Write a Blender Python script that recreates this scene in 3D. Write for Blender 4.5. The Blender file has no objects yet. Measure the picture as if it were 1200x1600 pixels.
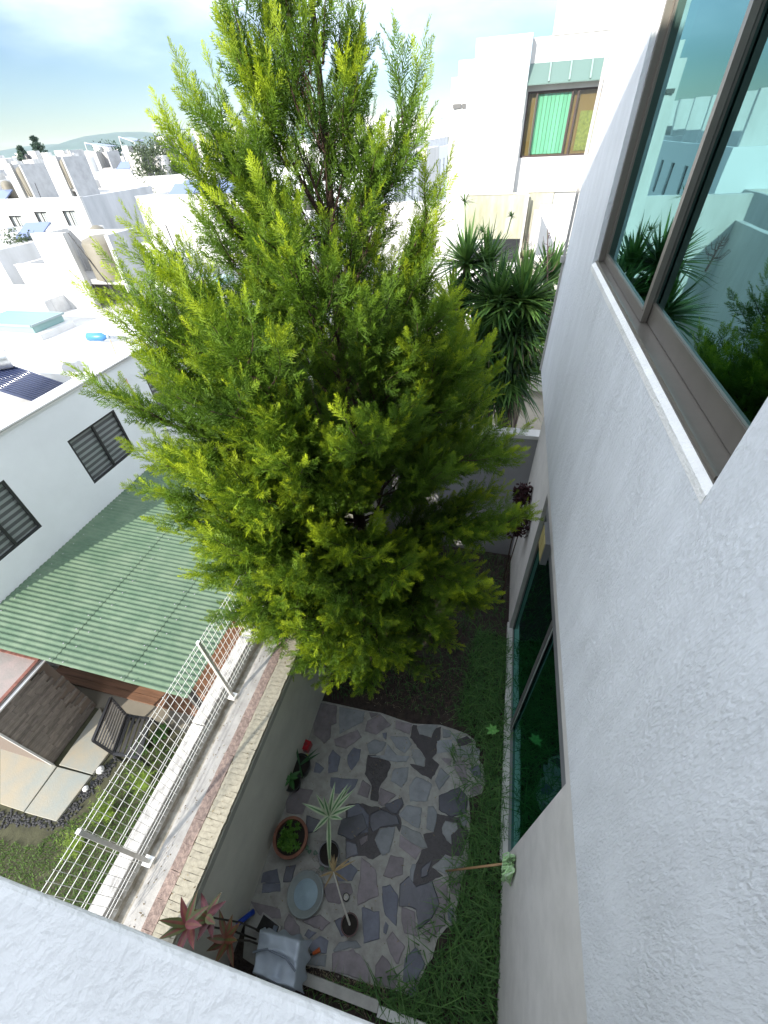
import bpy, bmesh, math, random
import numpy as np
from mathutils import Vector, Matrix
random.seed(7)
RNG = np.random.default_rng(11)
scene = bpy.context.scene
COL = scene.collection

# ------------------------------------------------------------------ camera, sky, sun
cam_d = bpy.data.cameras.new("camera")
cam_d.sensor_fit = 'VERTICAL'; cam_d.sensor_height = 24.0
cam_d.lens = 24.0 * 651.2 / 1600.0
cam_d.clip_start = 0.02; cam_d.clip_end = 8000
cam = bpy.data.objects.new("camera", cam_d); COL.objects.link(cam)
cam.matrix_world = Matrix.Translation((0, 0, 8.3)) @ Matrix([[0.970066, -0.129034, 0.205725], [0.238895, 0.659197, -0.713013], [-0.04361, 0.740816, 0.67029]]).to_4x4()
scene.camera = cam
SUN_EL = math.radians(25.0)
SUN_DIR = Vector((0.34, 0.94, 0)).normalized() * math.cos(SUN_EL) + Vector((0, 0, -math.sin(SUN_EL)))   # way the light travels
world = bpy.data.worlds.new("World"); scene.world = world; world.use_nodes = True
wt = world.node_tree; wn = wt.nodes; wl = wt.links
bg = wn['Background']; bg.inputs['Strength'].default_value = 0.15
sky = wn.new('ShaderNodeTexSky'); sky.sky_type = 'NISHITA'; sky.sun_disc = False
sky.sun_elevation = SUN_EL
sky.sun_rotation = math.atan2(-SUN_DIR.x, -SUN_DIR.y)
sky.air_density = 1.0; sky.dust_density = 0.25; sky.ozone_density = 1.0
tc = wn.new('ShaderNodeTexCoord'); mp = wn.new('ShaderNodeMapping'); mp.inputs['Scale'].default_value = (1, 1, 3.0)
tint = wn.new('ShaderNodeMix'); tint.data_type = 'RGBA'; tint.blend_type = 'MULTIPLY'; tint.inputs['Factor'].default_value = 1.0
tint.inputs['B'].default_value = (0.245, 0.29, 0.355, 1); wl.new(sky.outputs[0], tint.inputs['A'])
nz = wn.new('ShaderNodeTexNoise'); nz.inputs['Scale'].default_value = 2.3; nz.inputs['Detail'].default_value = 8; nz.inputs['Roughness'].default_value = 0.5
sep = wn.new('ShaderNodeSeparateXYZ'); wl.new(tc.outputs['Generated'], sep.inputs[0])
wl.new(tc.outputs['Generated'], mp.inputs['Vector']); wl.new(mp.outputs[0], nz.inputs['Vector'])
# thin blue gap over the horizon, closed bright cloud from about fifteen degrees up, all the way round
el = wn.new('ShaderNodeMapRange'); el.inputs['From Min'].default_value = 0.0; el.inputs['From Max'].default_value = 0.50
el.inputs['To Min'].default_value = -0.30; el.inputs['To Max'].default_value = 0.9; wl.new(sep.outputs['Z'], el.inputs['Value'])
ad = wn.new('ShaderNodeMath'); ad.operation = 'ADD'; wl.new(el.outputs[0], ad.inputs[0]); wl.new(nz.outputs['Fac'], ad.inputs[1])
cr = wn.new('ShaderNodeMapRange'); cr.interpolation_type = 'SMOOTHSTEP'; cr.inputs['From Min'].default_value = 0.30; cr.inputs['From Max'].default_value = 0.95; wl.new(ad.outputs[0], cr.inputs['Value'])
mx = wn.new('ShaderNodeMix'); mx.data_type = 'RGBA'
wl.new(cr.outputs[0], mx.inputs['Factor']); wl.new(tint.outputs['Result'], mx.inputs['A']); mx.inputs['B'].default_value = (4.9, 5.35, 6.1, 1)
wl.new(mx.outputs['Result'], bg.inputs['Color'])
sun_d = bpy.data.lights.new("sun", 'SUN'); sun_d.energy = 3.1; sun_d.angle = math.radians(0.6); sun_d.color = (1.0, 0.93, 0.82)
sun = bpy.data.objects.new("sun", sun_d); COL.objects.link(sun)
sun.rotation_euler = SUN_DIR.to_track_quat('-Z', 'Y').to_euler(); sun.location = (-20, -40, 30)
vs = scene.view_settings
vs.view_transform = 'Standard'; vs.look = 'None'; vs.gamma = 1.0; vs.use_curve_mapping = False
vs.exposure = 1.55
scene.cycles.max_bounces = 6

# ------------------------------------------------------------------ materials
MATS = {}
def mat(name, col, rough=0.8, var=0.0, vscale=4.0, bump=0.0, bscale=40.0, metal=0.0, spec=0.5, col2=None, stretch=(1, 1, 1), rnd=0.0, coat=0.0, detail=5.0, bdist=0.01, rot=(0, 0, 0)):
    if name in MATS: return MATS[name]
    m = bpy.data.materials.new(name); m.use_nodes = True
    t = m.node_tree; n = t.nodes; l = t.links
    b = n['Principled BSDF']
    b.inputs['Roughness'].default_value = rough; b.inputs['Metallic'].default_value = metal
    b.inputs['Specular IOR Level'].default_value = spec; b.inputs['Coat Weight'].default_value = coat
    c1 = (*col, 1); c2 = (*(col2 or tuple(v * (1 - var) for v in col)), 1)
    co = n.new('ShaderNodeTexCoord'); ma = n.new('ShaderNodeMapping'); ma.inputs['Scale'].default_value = stretch; ma.inputs['Rotation'].default_value = rot
    l.new(co.outputs['Object'], ma.inputs['Vector'])
    out = None
    if var or col2:
        q = n.new('ShaderNodeTexNoise'); q.inputs['Scale'].default_value = vscale; q.inputs['Detail'].default_value = detail; q.inputs['Roughness'].default_value = 0.65
        l.new(ma.outputs[0], q.inputs['Vector'])
        r = n.new('ShaderNodeValToRGB'); r.color_ramp.elements[0].position = 0.38; r.color_ramp.elements[1].position = 0.66
        r.color_ramp.elements[0].color = c1; r.color_ramp.elements[1].color = c2
        l.new(q.outputs['Fac'], r.inputs['Fac']); out = r.outputs['Color']
    if rnd:
        oi = n.new('ShaderNodeObjectInfo'); mr = n.new('ShaderNodeMapRange'); mr.inputs['To Min'].default_value = 1 - rnd; mr.inputs['To Max'].default_value = 1 + rnd
        hs = n.new('ShaderNodeHueSaturation'); l.new(oi.outputs['Random'], mr.inputs['Value']); l.new(mr.outputs[0], hs.inputs['Value'])
        if out: l.new(out, hs.inputs['Color'])
        else: hs.inputs['Color'].default_value = c1
        out = hs.outputs['Color']
    if out: l.new(out, b.inputs['Base Color'])
    else: b.inputs['Base Color'].default_value = c1
    if bump:
        q = n.new('ShaderNodeTexNoise'); q.inputs['Scale'].default_value = bscale; q.inputs['Detail'].default_value = 6; q.inputs['Roughness'].default_value = 0.6
        l.new(ma.outputs[0], q.inputs['Vector'])
        bp = n.new('ShaderNodeBump'); bp.inputs['Strength'].default_value = bump; bp.inputs['Distance'].default_value = bdist
        l.new(q.outputs['Fac'], bp.inputs['Height']); l.new(bp.outputs[0], b.inputs['Normal'])
    MATS[name] = m
    return m

def stucco_mat(name, col, streak=3.0, strength=0.8, scale=38.0):
    """trowelled plaster: blobs and short trowel marks, with faint dirt"""
    m = bpy.data.materials.new(name); m.use_nodes = True
    t = m.node_tree; n = t.nodes; l = t.links; b = n['Principled BSDF']
    b.inputs['Roughness'].default_value = 0.62; b.inputs['Specular IOR Level'].default_value = 0.35
    co = n.new('ShaderNodeTexCoord')
    ma = n.new('ShaderNodeMapping'); ma.inputs['Scale'].default_value = (1, 1, 1 / streak); ma.inputs['Rotation'].default_value = (0.25, 0.1, 0)
    l.new(co.outputs['Object'], ma.inputs['Vector'])
    n1 = n.new('ShaderNodeTexNoise'); n1.inputs['Scale'].default_value = scale; n1.inputs['Detail'].default_value = 5; n1.inputs['Distortion'].default_value = 0.25
    n2 = n.new('ShaderNodeTexNoise'); n2.inputs['Scale'].default_value = scale * 3.1; n2.inputs['Detail'].default_value = 3
    n3 = n.new('ShaderNodeTexNoise'); n3.inputs['Scale'].default_value = 6.0; n3.inputs['Detail'].default_value = 3
    for q in (n1, n2): l.new(ma.outputs[0], q.inputs['Vector'])
    m5 = n.new('ShaderNodeMapping'); m5.inputs['Scale'].default_value = (1, 1, .22); l.new(co.outputs['Object'], m5.inputs['Vector']); l.new(m5.outputs[0], n3.inputs['Vector'])
    r = n.new('ShaderNodeValToRGB'); r.color_ramp.elements[0].position = 0.36; r.color_ramp.elements[1].position = 0.70
    l.new(n1.outputs['Fac'], r.inputs['Fac'])
    ad = n.new('ShaderNodeMath'); ad.operation = 'MULTIPLY_ADD'; ad.inputs[1].default_value = 0.35
    l.new(n2.outputs['Fac'], ad.inputs[0]); l.new(r.outputs['Color'], ad.inputs[2])
    bp = n.new('ShaderNodeBump'); bp.inputs['Strength'].default_value = strength; bp.inputs['Distance'].default_value = 0.013
    pm = n.new('ShaderNodeTexNoise'); pm.inputs['Scale'].default_value = 2.2; pm.inputs['Detail'].default_value = 4; l.new(co.outputs['Object'], pm.inputs['Vector'])
    pr2 = n.new('ShaderNodeMapRange'); pr2.inputs['From Min'].default_value = .35; pr2.inputs['From Max'].default_value = .65; pr2.inputs['To Min'].default_value = .35; pr2.inputs['To Max'].default_value = 1.15; l.new(pm.outputs['Fac'], pr2.inputs['Value'])
    m3 = n.new('ShaderNodeMapping'); m3.inputs['Scale'].default_value = (1, 1, .13); m3.inputs['Rotation'].default_value = (.35, 0, 0); l.new(co.outputs['Object'], m3.inputs['Vector'])
    n4 = n.new('ShaderNodeTexNoise'); n4.inputs['Scale'].default_value = 46; n4.inputs['Detail'].default_value = 4; l.new(m3.outputs[0], n4.inputs['Vector'])
    mu = n.new('ShaderNodeMath'); mu.operation = 'MULTIPLY'; l.new(ad.outputs[0], mu.inputs[0]); l.new(pr2.outputs[0], mu.inputs[1])
    a2 = n.new('ShaderNodeMath'); a2.operation = 'MULTIPLY_ADD'; a2.inputs[1].default_value = .9 if streak > 1.5 else .1; l.new(n4.outputs['Fac'], a2.inputs[0]); l.new(mu.outputs[0], a2.inputs[2])
    l.new(a2.outputs[0], bp.inputs['Height']); l.new(bp.outputs[0], b.inputs['Normal'])
    rc = n.new('ShaderNodeValToRGB'); rc.color_ramp.elements[0].position = 0.3; rc.color_ramp.elements[1].position = 0.75
    rc.color_ramp.elements[0].color = (*[v * 0.88 for v in col], 1); rc.color_ramp.elements[1].color = (*col, 1)
    l.new(n3.outputs['Fac'], rc.inputs['Fac']); l.new(rc.outputs['Color'], b.inputs['Base Color'])
    return m

def glass_mat(name, tint, refl, rough=0.015, fac_lo=0.12):
    """solar-control glass: a dark body tint under a strong, tinted mirror reflection"""
    m = bpy.data.materials.new(name); m.use_nodes = True
    t = m.node_tree; n = t.nodes; l = t.links
    n.remove(n['Principled BSDF']); o = n['Material Output']
    tr = n.new('ShaderNodeBsdfTransparent'); tr.inputs['Color'].default_value = (*tint, 1)
    gl = n.new('ShaderNodeBsdfGlossy'); gl.inputs['Color'].default_value = (*refl, 1); gl.inputs['Roughness'].default_value = rough
    lw = n.new('ShaderNodeFresnel'); lw.inputs['IOR'].default_value = 1.55
    mr = n.new('ShaderNodeMapRange'); mr.inputs['From Min'].default_value = 0.0; mr.inputs['From Max'].default_value = 0.6
    mr.inputs['To Min'].default_value = fac_lo; mr.inputs['To Max'].default_value = 1.0
    nn = n.new('ShaderNodeTexNoise'); nn.inputs['Scale'].default_value = 1.3
    bp = n.new('ShaderNodeBump'); bp.inputs['Strength'].default_value = 0.05; bp.inputs['Distance'].default_value = 0.02
    co = n.new('ShaderNodeTexCoord'); l.new(co.outputs['Object'], nn.inputs['Vector'])
    l.new(nn.outputs['Fac'], bp.inputs['Height']); l.new(bp.outputs[0], gl.inputs['Normal'])
    mixs = n.new('ShaderNodeMixShader')
    geo = n.new('ShaderNodeNewGeometry'); sb_ = n.new('ShaderNodeMath'); sb_.operation = 'SUBTRACT'; sb_.inputs[0].default_value = 1.0; l.new(geo.outputs['Backfacing'], sb_.inputs[1])
    ml = n.new('ShaderNodeMath'); ml.operation = 'MULTIPLY'   # only the outer face of a pane mirrors
    l.new(lw.outputs[0], mr.inputs['Value']); l.new(mr.outputs[0], ml.inputs[0]); l.new(sb_.outputs[0], ml.inputs[1]); l.new(ml.outputs[0], mixs.inputs['Fac'])
    l.new(tr.outputs[0], mixs.inputs[1]); l.new(gl.outputs[0], mixs.inputs[2]); l.new(mixs.outputs[0], o.inputs['Surface'])
    return m

def leaf_mat(name, dark, light, trans=0.35, rough=0.55):
    """reads the per-face 'tone' attribute (0 old growth, 1 fresh growth)"""
    m = bpy.data.materials.new(name); m.use_nodes = True
    t = m.node_tree; n = t.nodes; l = t.links
    b = n['Principled BSDF']; b.inputs['Roughness'].default_value = rough; b.inputs['Specular IOR Level'].default_value = 0.3
    at = n.new('ShaderNodeAttribute'); at.attribute_name = 'tone'
    r = n.new('ShaderNodeValToRGB'); r.color_ramp.elements[0].color = (*dark, 1); r.color_ramp.elements[1].color = (*light, 1)
    l.new(at.outputs['Fac'], r.inputs['Fac']); l.new(r.outputs['Color'], b.inputs['Base Color'])
    tl = n.new('ShaderNodeBsdfTranslucent'); l.new(r.outputs['Color'], tl.inputs['Color'])
    mixs = n.new('ShaderNodeMixShader'); mixs.inputs['Fac'].default_value = trans
    l.new(b.outputs[0], mixs.inputs[1]); l.new(tl.outputs[0], mixs.inputs[2]); l.new(mixs.outputs[0], n['Material Output'].inputs['Surface'])
    return m

STUCCO_NEAR = stucco_mat('white_trowelled_plaster', (0.67, 0.69, 0.72), streak=3.0, strength=0.55, scale=74)
STUCCO_TOP = stucco_mat('white_plaster_parapet', (0.60, 0.605, 0.60), streak=1.0, strength=0.30, scale=60)
PLASTER_LOW = mat('warm_grey_plaster', (0.66, 0.635, 0.60), 0.85, 0.12, 3, 0.35, 90, bdist=0.004)
WHITE = mat('white_painted_wall', (0.60, 0.60, 0.595), 0.85, 0, 0.9, 0.25, 30, col2=(0.50, 0.50, 0.49), stretch=(1, 1, 0.3))
WHITE_DIRTY = mat('weathered_white_wall', (0.58, 0.58, 0.57), 0.85, 0, 1.6, 0.25, 30, col2=(0.33, 0.33, 0.32), stretch=(1.6, 1.6, 0.16))
WHITE_ROOF = mat('white_roof_coating', (0.56, 0.56, 0.55), 0.8, 0, 1.0, 0.4, 14, col2=(0.42, 0.41, 0.39))
STAINED = mat('stained_cream_wall', (0.42, 0.42, 0.39), 0.85, 0, 1.1, 0.25, 30, col2=(0.25, 0.25, 0.17), stretch=(1, 1, 0.22))
GREY_PLASTER = mat('bare_grey_plaster', (0.40, 0.41, 0.42), 0.9, 0.18, 2.0, 0.3, 50)
CONCRETE = mat('grey_concrete', (0.45, 0.44, 0.42), 0.9, 0.25, 3, 0.4, 60)
BLACK_METAL = mat('black_metal_frame', (0.02, 0.02, 0.022), 0.4, spec=0.5)
BRONZE = mat('bronze_aluminium', (0.155, 0.14, 0.12), 0.38, 0.1, 6, metal=0.35)
BRONZE_D = mat('dark_bronze_aluminium', (0.06, 0.055, 0.05), 0.45, 0.1, 6, metal=0.3)
GALV = mat('galvanised_steel', (0.72, 0.72, 0.70), 0.45, 0.15, 10, metal=0.35)
WIRE = mat('white_coated_wire', (0.74, 0.74, 0.72), 0.45)
GREY_PANEL = mat('grey_header_panel', (0.20, 0.205, 0.21), 0.5)
DARK_ROOM = mat('dark_interior', (0.035, 0.04, 0.04), 0.9)
GLASS_UP = glass_mat('green_reflective_glass', (0.10, 0.42, 0.34), (0.25, 0.46, 0.465), fac_lo=0.5)
GLASS_LOW = glass_mat('dark_green_glass', (0.06, 0.34, 0.30), (0.20, 0.52, 0.47), fac_lo=0.3)
GLASS_FAR = glass_mat('window_glass', (0.96, 0.97, 0.97), (0.30, 0.33, 0.35), fac_lo=0.0)

# ------------------------------------------------------------------ builders
ORG = {}
def setp(o, label=None, cat=None, group=None, kind=None):
    if label: o['label'] = label
    if cat: o['category'] = cat
    if group: o['group'] = group
    if kind: o['kind'] = kind
    return o
def thing(name, label, cat, loc=(0, 0, 0), group=None):
    o = bpy.data.objects.new(name, None); o.empty_display_size = 0.2; COL.objects.link(o); o.location = loc
    ORG[o.name] = Vector(loc)
    return setp(o, label, cat, group)
class MB:
    def __init__(s): s.v = []; s.f = []; s.m = []
    def add(s, vs, fs, mi=0):
        k = len(s.v); s.v += [tuple(v) for v in vs]; s.f += [tuple(i + k for i in f) for f in fs]; s.m += [mi] * len(fs); return s
    def box(s, x0, x1, y0, y1, z0, z1, mi=0):
        return s.add([(x0, y0, z0), (x1, y0, z0), (x1, y1, z0), (x0, y1, z0), (x0, y0, z1), (x1, y0, z1), (x1, y1, z1), (x0, y1, z1)],
                     [(0, 3, 2, 1), (4, 5, 6, 7), (0, 1, 5, 4), (1, 2, 6, 5), (2, 3, 7, 6), (3, 0, 4, 7)], mi)
    def obox(s, c, ax, ay, az, mi=0):
        c = Vector(c); ax = Vector(ax); ay = Vector(ay); az = Vector(az); P = []
        for k in (-1, 1):
            for a, b in ((-1, -1), (1, -1), (1, 1), (-1, 1)): P.append(c + ax * a + ay * b + az * k)
        return s.add(P, [(0, 3, 2, 1), (4, 5, 6, 7), (0, 1, 5, 4), (1, 2, 6, 5), (2, 3, 7, 6), (3, 0, 4, 7)], mi)
    def bar(s, a, b, w, h=None, up=(0, 0, 1), mi=0):
        a = Vector(a); b = Vector(b); d = b - a; L = d.length; d.normalize(); u = Vector(up)
        x = d.cross(u)
        if x.length < 1e-3: x = d.cross(Vector((1, 0, 0)))
        x.normalize(); y = x.cross(d)
        return s.obox((a + b) / 2, x * w / 2, d * L / 2, y * (h or w) / 2, mi)
    def tube(s, pts, rad, n=8, cap=True, mi=0):
        pts = [Vector(p) for p in pts]; R = rad if hasattr(rad, '__len__') else [rad] * len(pts)
        k = len(s.v); px = None
        for i, p in enumerate(pts):
            d = (pts[min(i + 1, len(pts) - 1)] - pts[max(i - 1, 0)]).normalized()
            x = d.cross(Vector((0, 0, 1))) if px is None else (px - d * px.dot(d))
            if x.length < 1e-3: x = d.cross(Vector((1, 0, 0)))
            x.normalize(); px = x; y = d.cross(x)
            for j in range(n):
                a = 2 * math.pi * j / n; s.v.append(tuple(p + (x * math.cos(a) + y * math.sin(a)) * R[i]))
        for i in range(len(pts) - 1):
            for j in range(n):
                s.f.append((k + i * n + j, k + i * n + (j + 1) % n, k + (i + 1) * n + (j + 1) % n, k + (i + 1) * n + j)); s.m.append(mi)
        if cap:
            s.f.append(tuple(k + j for j in range(n))[::-1]); s.m.append(mi)
            s.f.append(tuple(k + (len(pts) - 1) * n + j for j in range(n))); s.m.append(mi)
        return s
    def lathe(s, prof, c=(0, 0, 0), n=28, mi=0, sq=1.0):
        k = len(s.v)
        for r, z in prof:
            for j in range(n):
                a = 2 * math.pi * j / n; s.v.append((c[0] + r * math.cos(a), c[1] + r * math.sin(a) * sq, c[2] + z))
        for i in range(len(prof) - 1):
            for j in range(n):
                s.f.append((k + i * n + j, k + i * n + (j + 1) % n, k + (i + 1) * n + (j + 1) % n, k + (i + 1) * n + j)); s.m.append(mi)
        return s
    def prism(s, poly, z0, z1, bevel=0.0, mi=0):
        n = len(poly)
        area = sum(poly[i][0] * poly[(i + 1) % n][1] - poly[(i + 1) % n][0] * poly[i][1] for i in range(n))
        if area < 0: poly = poly[::-1]
        cx = sum(p[0] for p in poly) / n; cy = sum(p[1] for p in poly) / n
        rings = [[(p[0], p[1], z0) for p in poly], [(p[0], p[1], z1 - bevel * 0.6) for p in poly]]
        if bevel:
            r = []
            for p in poly:
                d = math.hypot(p[0] - cx, p[1] - cy) or 1
                q = max(0.3, 1 - bevel / d); r.append((cx + (p[0] - cx) * q, cy + (p[1] - cy) * q, z1))
            rings.append(r)
        else: rings[1] = [(p[0], p[1], z1) for p in poly]
        k = len(s.v)
        for r in rings: s.v += r
        for i in range(len(rings) - 1):
            for j in range(n):
                s.f.append((k + i * n + j, k + i * n + (j + 1) % n, k + (i + 1) * n + (j + 1) % n, k + (i + 1) * n + j)); s.m.append(mi)
        s.f.append(tuple(k + (len(rings) - 1) * n + j for j in range(n))); s.m.append(mi)
        return s
    def build(s, name, mats, parent=None, smooth=False, local=False):
        me = bpy.data.meshes.new(name)
        o_ = Vector((0, 0, 0)) if (parent is None or local) else ORG[parent.name]
        me.from_pydata([(v[0] - o_.x, v[1] - o_.y, v[2] - o_.z) for v in s.v], [], s.f)
        mats = mats if isinstance(mats, (list, tuple)) else [mats]
        for m in mats: me.materials.append(m)
        if len(mats) > 1: me.polygons.foreach_set('material_index', s.m)
        if smooth: me.polygons.foreach_set('use_smooth', [True] * len(me.polygons))
        me.update()
        o = bpy.data.objects.new(name, me); COL.objects.link(o)
        if parent is not None: o.parent = parent
        ORG[o.name] = o_.copy()
        return o
def np_obj(name, V, F, mat_, parent=None, tone=None, org=(0, 0, 0)):
    """big mesh from numpy arrays; F is (n,3) or (n,4)"""
    V = np.asarray(V, np.float32) - np.asarray(org, np.float32); F = np.asarray(F, np.int32); k = F.shape[1]
    me = bpy.data.meshes.new(name)
    me.vertices.add(len(V)); me.vertices.foreach_set('co', V.ravel())
    me.loops.add(F.size); me.loops.foreach_set('vertex_index', F.ravel())
    me.polygons.add(len(F)); me.polygons.foreach_set('loop_start', np.arange(len(F), dtype=np.int32) * k)
    me.update(calc_edges=True); me.materials.append(mat_)
    if tone is not None:
        a = me.attributes.new('tone', 'FLOAT', 'FACE'); a.data.foreach_set('value', np.asarray(tone, np.float32))
    o = bpy.data.objects.new(name, me); COL.objects.link(o)
    if parent is not None: o.parent = parent
    ORG[o.name] = Vector(org)
    return o
def copy_tree(o, parent=None):
    c = o.copy(); COL.objects.link(c); ORG[c.name] = ORG[o.name].copy()
    if parent is not None: c.parent = parent
    for ch in list(o.children): copy_tree(ch, c)
    return c
def copy_thing(o, loc, label, rz=0.0, scale=1.0, group=None):
    c = copy_tree(o); c.location = loc; c.rotation_euler = (0, 0, rz); c.scale = (scale,) * 3; c['label'] = label
    if group: c['group'] = group
    return c
def wall_holes(mb, axis, t0, t1, u0, u1, z0, z1, holes):
    """solid wall in plane axis ('x' plane: u = y ; 'y' plane: u = x) with rectangular openings (u0,u1,z0,z1)"""
    us = sorted({u0, u1, *[h[0] for h in holes], *[h[1] for h in holes]}); us = [u for u in us if u0 <= u <= u1]
    for a, b in zip(us[:-1], us[1:]):
        m = (a + b) / 2; hs = sorted([h for h in holes if h[0] < m < h[1]], key=lambda h: h[2]); zc = z0
        for h in hs + [None]:
            zt = z1 if h is None else h[2]
            if zt > zc + 1e-6:
                if axis == 'x': mb.box(t0, t1, a, b, zc, zt)
                else: mb.box(a, b, t0, t1, zc, zt)
            if h is not None: zc = h[3]
    return mb

# ------------------------------------------------------------------ terrain and ground
g = MB(); g.box(-2600, 2600, -400, 2600, -1.0, -0.03)
setp(g.build('ground', mat('dry_earth', (0.22, 0.20, 0.16), 0.95, 0.3, 0.4)), kind='structure')
s_ = MB(); s_.box(-2.42, 1.12, -0.62, 7.83, -0.03, -0.004)
setp(s_.build('garden_soil', mat('dark_garden_soil', (0.060, 0.042, 0.034), 0.95, 0, 9, 1.0, 26, col2=(0.028, 0.02, 0.018), bdist=0.05)), kind='structure')

def hill_mesh():
    V = []; F = []; nx = 90; ny = 8
    for j in range(ny):
        for i in range(nx):
            x = -2300 + i * 36; t = j / (ny - 1); y = 1350 + 500 * t
            bump = 26 * math.exp(-((x + 1380) / 170) ** 2) + 14 * math.exp(-((x + 980) / 130) ** 2) + 9 * math.exp(-((x + 1750) / 260) ** 2) + 16 * math.exp(-((x + 700) / 200) ** 2) + 10 * math.exp(-((x + 250) / 300) ** 2)
            h = 1.35 * (16 + bump + 3.0 * math.sin(x * 0.021 + 1) + 1.2 * math.sin(x * 0.067)) * math.sin(min(1, t * 1.25) * math.pi / 2)
            V.append((x, y, -2 + h))
    for j in range(ny - 1):
        for i in range(nx - 1): F.append((j * nx + i, j * nx + i + 1, (j + 1) * nx + i + 1, (j + 1) * nx + i))
    return V, F
hv, hf = hill_mesh(); h = MB(); h.add(hv, hf)
setp(h.build('hills', mat('wooded_hillside', (0.035, 0.075, 0.065), 0.95, 0, 0.012, col2=(0.06, 0.11, 0.09)), smooth=True), kind='structure')

hz = MB(); hz.box(-2700, 2700, -500, 2700, -2.0, 62)
hzm = bpy.data.materials.new('thin_haze'); hzm.use_nodes = True; hn = hzm.node_tree
hn.nodes.remove(hn.nodes['Principled BSDF']); pv = hn.nodes.new('ShaderNodeVolumePrincipled')
pv.inputs['Color'].default_value = (0.80, 0.90, 1.0, 1); pv.inputs['Density'].default_value = 0.00011; hn.links.new(pv.outputs[0], hn.nodes['Material Output'].inputs['Volume'])
setp(hz.build('haze', hzm), kind='stuff')

# ------------------------------------------------------------------ our own house: right-hand wall, lower wall, balcony
house = thing('white_house', 'tall white plastered house along the right edge, its trowelled wall close to the camera', 'house', (3, 3, 0))
XW = 0.83
w = MB(); wall_holes(w, 'x', XW, XW + 0.27, -1.3, 7.32, 5.18, 11.4, [(1.42, 5.03, 7.22, 10.3)])
w.box(XW + 0.27, 6.0, 7.1, 7.32, 5.18, 11.4); w.box(XW + 0.27, 6.0, -1.3, 7.32, 11.2, 11.4)
w.build('upper_wall', STUCCO_NEAR, house)
sf = MB(); sf.box(XW + 0.27, 6.0, -1.3, 7.1, 5.18, 5.3); sf.build('soffit', PLASTER_LOW, house)
tr = MB(); tr.bar((0.815, 7.335, 5.2), (0.815, 7.335, 6.85), 0.03); tr.bar((0.805, 7.335, 6.85), (0.805, 7.335, 11.4), 0.036); tr.bar((0.80, 7.32, 6.82), (0.80, 7.32, 6.9), 0.07)
tr.build('downpipe', mat('grey_pipe', (0.42, 0.40, 0.38), 0.5), house)
lw_ = MB(); wall_holes(lw_, 'x', 1.12, 1.36, -0.6, 7.84, -0.02, 5.18, [(1.44, 5.55, 0.10, 3.95)])
lw_.build('lower_wall', PLASTER_LOW, house)
ls = MB(); ls.box(1.085, 1.12, 1.44, 5.7, -0.02, 0.10); ls.box(1.12, 1.36, 1.46, 5.53, 0.10, 0.125); ls.build('door_threshold', mat('pale_threshold', (0.62, 0.61, 0.58), 0.7, 0.15, 6), house)
rm = MB(); rm.box(5.9, 6.0, -1.3, 7.1, 0, 11.2); rm.box(1.4, 5.9, -1.2, -1.1, 0, 11.2); rm.box(1.4, 5.9, 6.9, 7.0, 0, 11.2); rm.box(1.4, 5.9, -1.1, 6.9, 0.0, 0.08); rm.box(1.2, 5.9, -1.1, 6.9, 6.35, 6.4)
rm.build('interior', DARK_ROOM, house)
# upper window : two sliding panes in a bronze aluminium frame
f = MB(); XF = 0.852
sl = MB(); sl.add([(XW - 0.003, 1.4205, 7.262), (XW - 0.003, 5.0295, 7.262), (XF, 5.0295, 7.287), (XF, 1.4205, 7.287), (XW - 0.003, 1.4205, 7.2205), (XW - 0.003, 5.0295, 7.2205), (XF, 5.0295, 7.2205), (XF, 1.4205, 7.2205)],
       [(0, 3, 2, 1), (4, 5, 6, 7), (0, 1, 5, 4), (2, 3, 7, 6), (0, 4, 7, 3), (1, 2, 6, 5)])
sl.build('window_sill', stucco_mat('white_plaster_sill', (0.78, 0.77, 0.75), 1.0, 0.5, 60), house)
f = MB()
f.box(XF, XF + 0.18, 1.43, 5.02, 7.255, 7.296); f.box(XF + .02, XF + 0.16, 4.975, 5.02, 7.30, 10.29); f.box(XF + .02, XF + 0.16, 1.43, 1.475, 7.30, 10.29); f.box(XF, XF + 0.16, 1.475, 4.975, 10.24, 10.29); f.box(XF + .002, XF + .012, 1.476, 4.974, 7.2965, 7.315)
f.box(XF + 0.012, XF + 0.022, 1.475, 4.975, 7.2962, 7.298)
wf = f.build('window_frame', BRONZE, house)
def sash(y0, y1, x, z0=7.30, z1=10.24, side=0.055, bot=0.12):
    q = MB(); q.box(x, x + 0.035, y0, y1, z0, z0 + bot); q.box(x, x + 0.035, y0, y1, z1 - side, z1)
    q.box(x, x + 0.035, y0, y0 + side, z0 + bot, z1 - side); q.box(x, x + 0.035, y1 - side, y1, z0 + bot, z1 - side)
    q.box(x - 0.004, x, y0 + side * 0.6, y1 - side * 0.6, z0 + bot - 0.012, z0 + bot - 0.004)
    q.build('sash', BRONZE, wf)
    p = MB(); p.box(x + 0.014, x + 0.020, y0 + side, y1 - side, z0 + bot, z1 - side); p.build('pane', GLASS_UP, wf)
sash(3.22, 4.972, XF + 0.07, bot=0.075); sash(1.478, 3.29, XF + 0.112, bot=.12)
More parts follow.
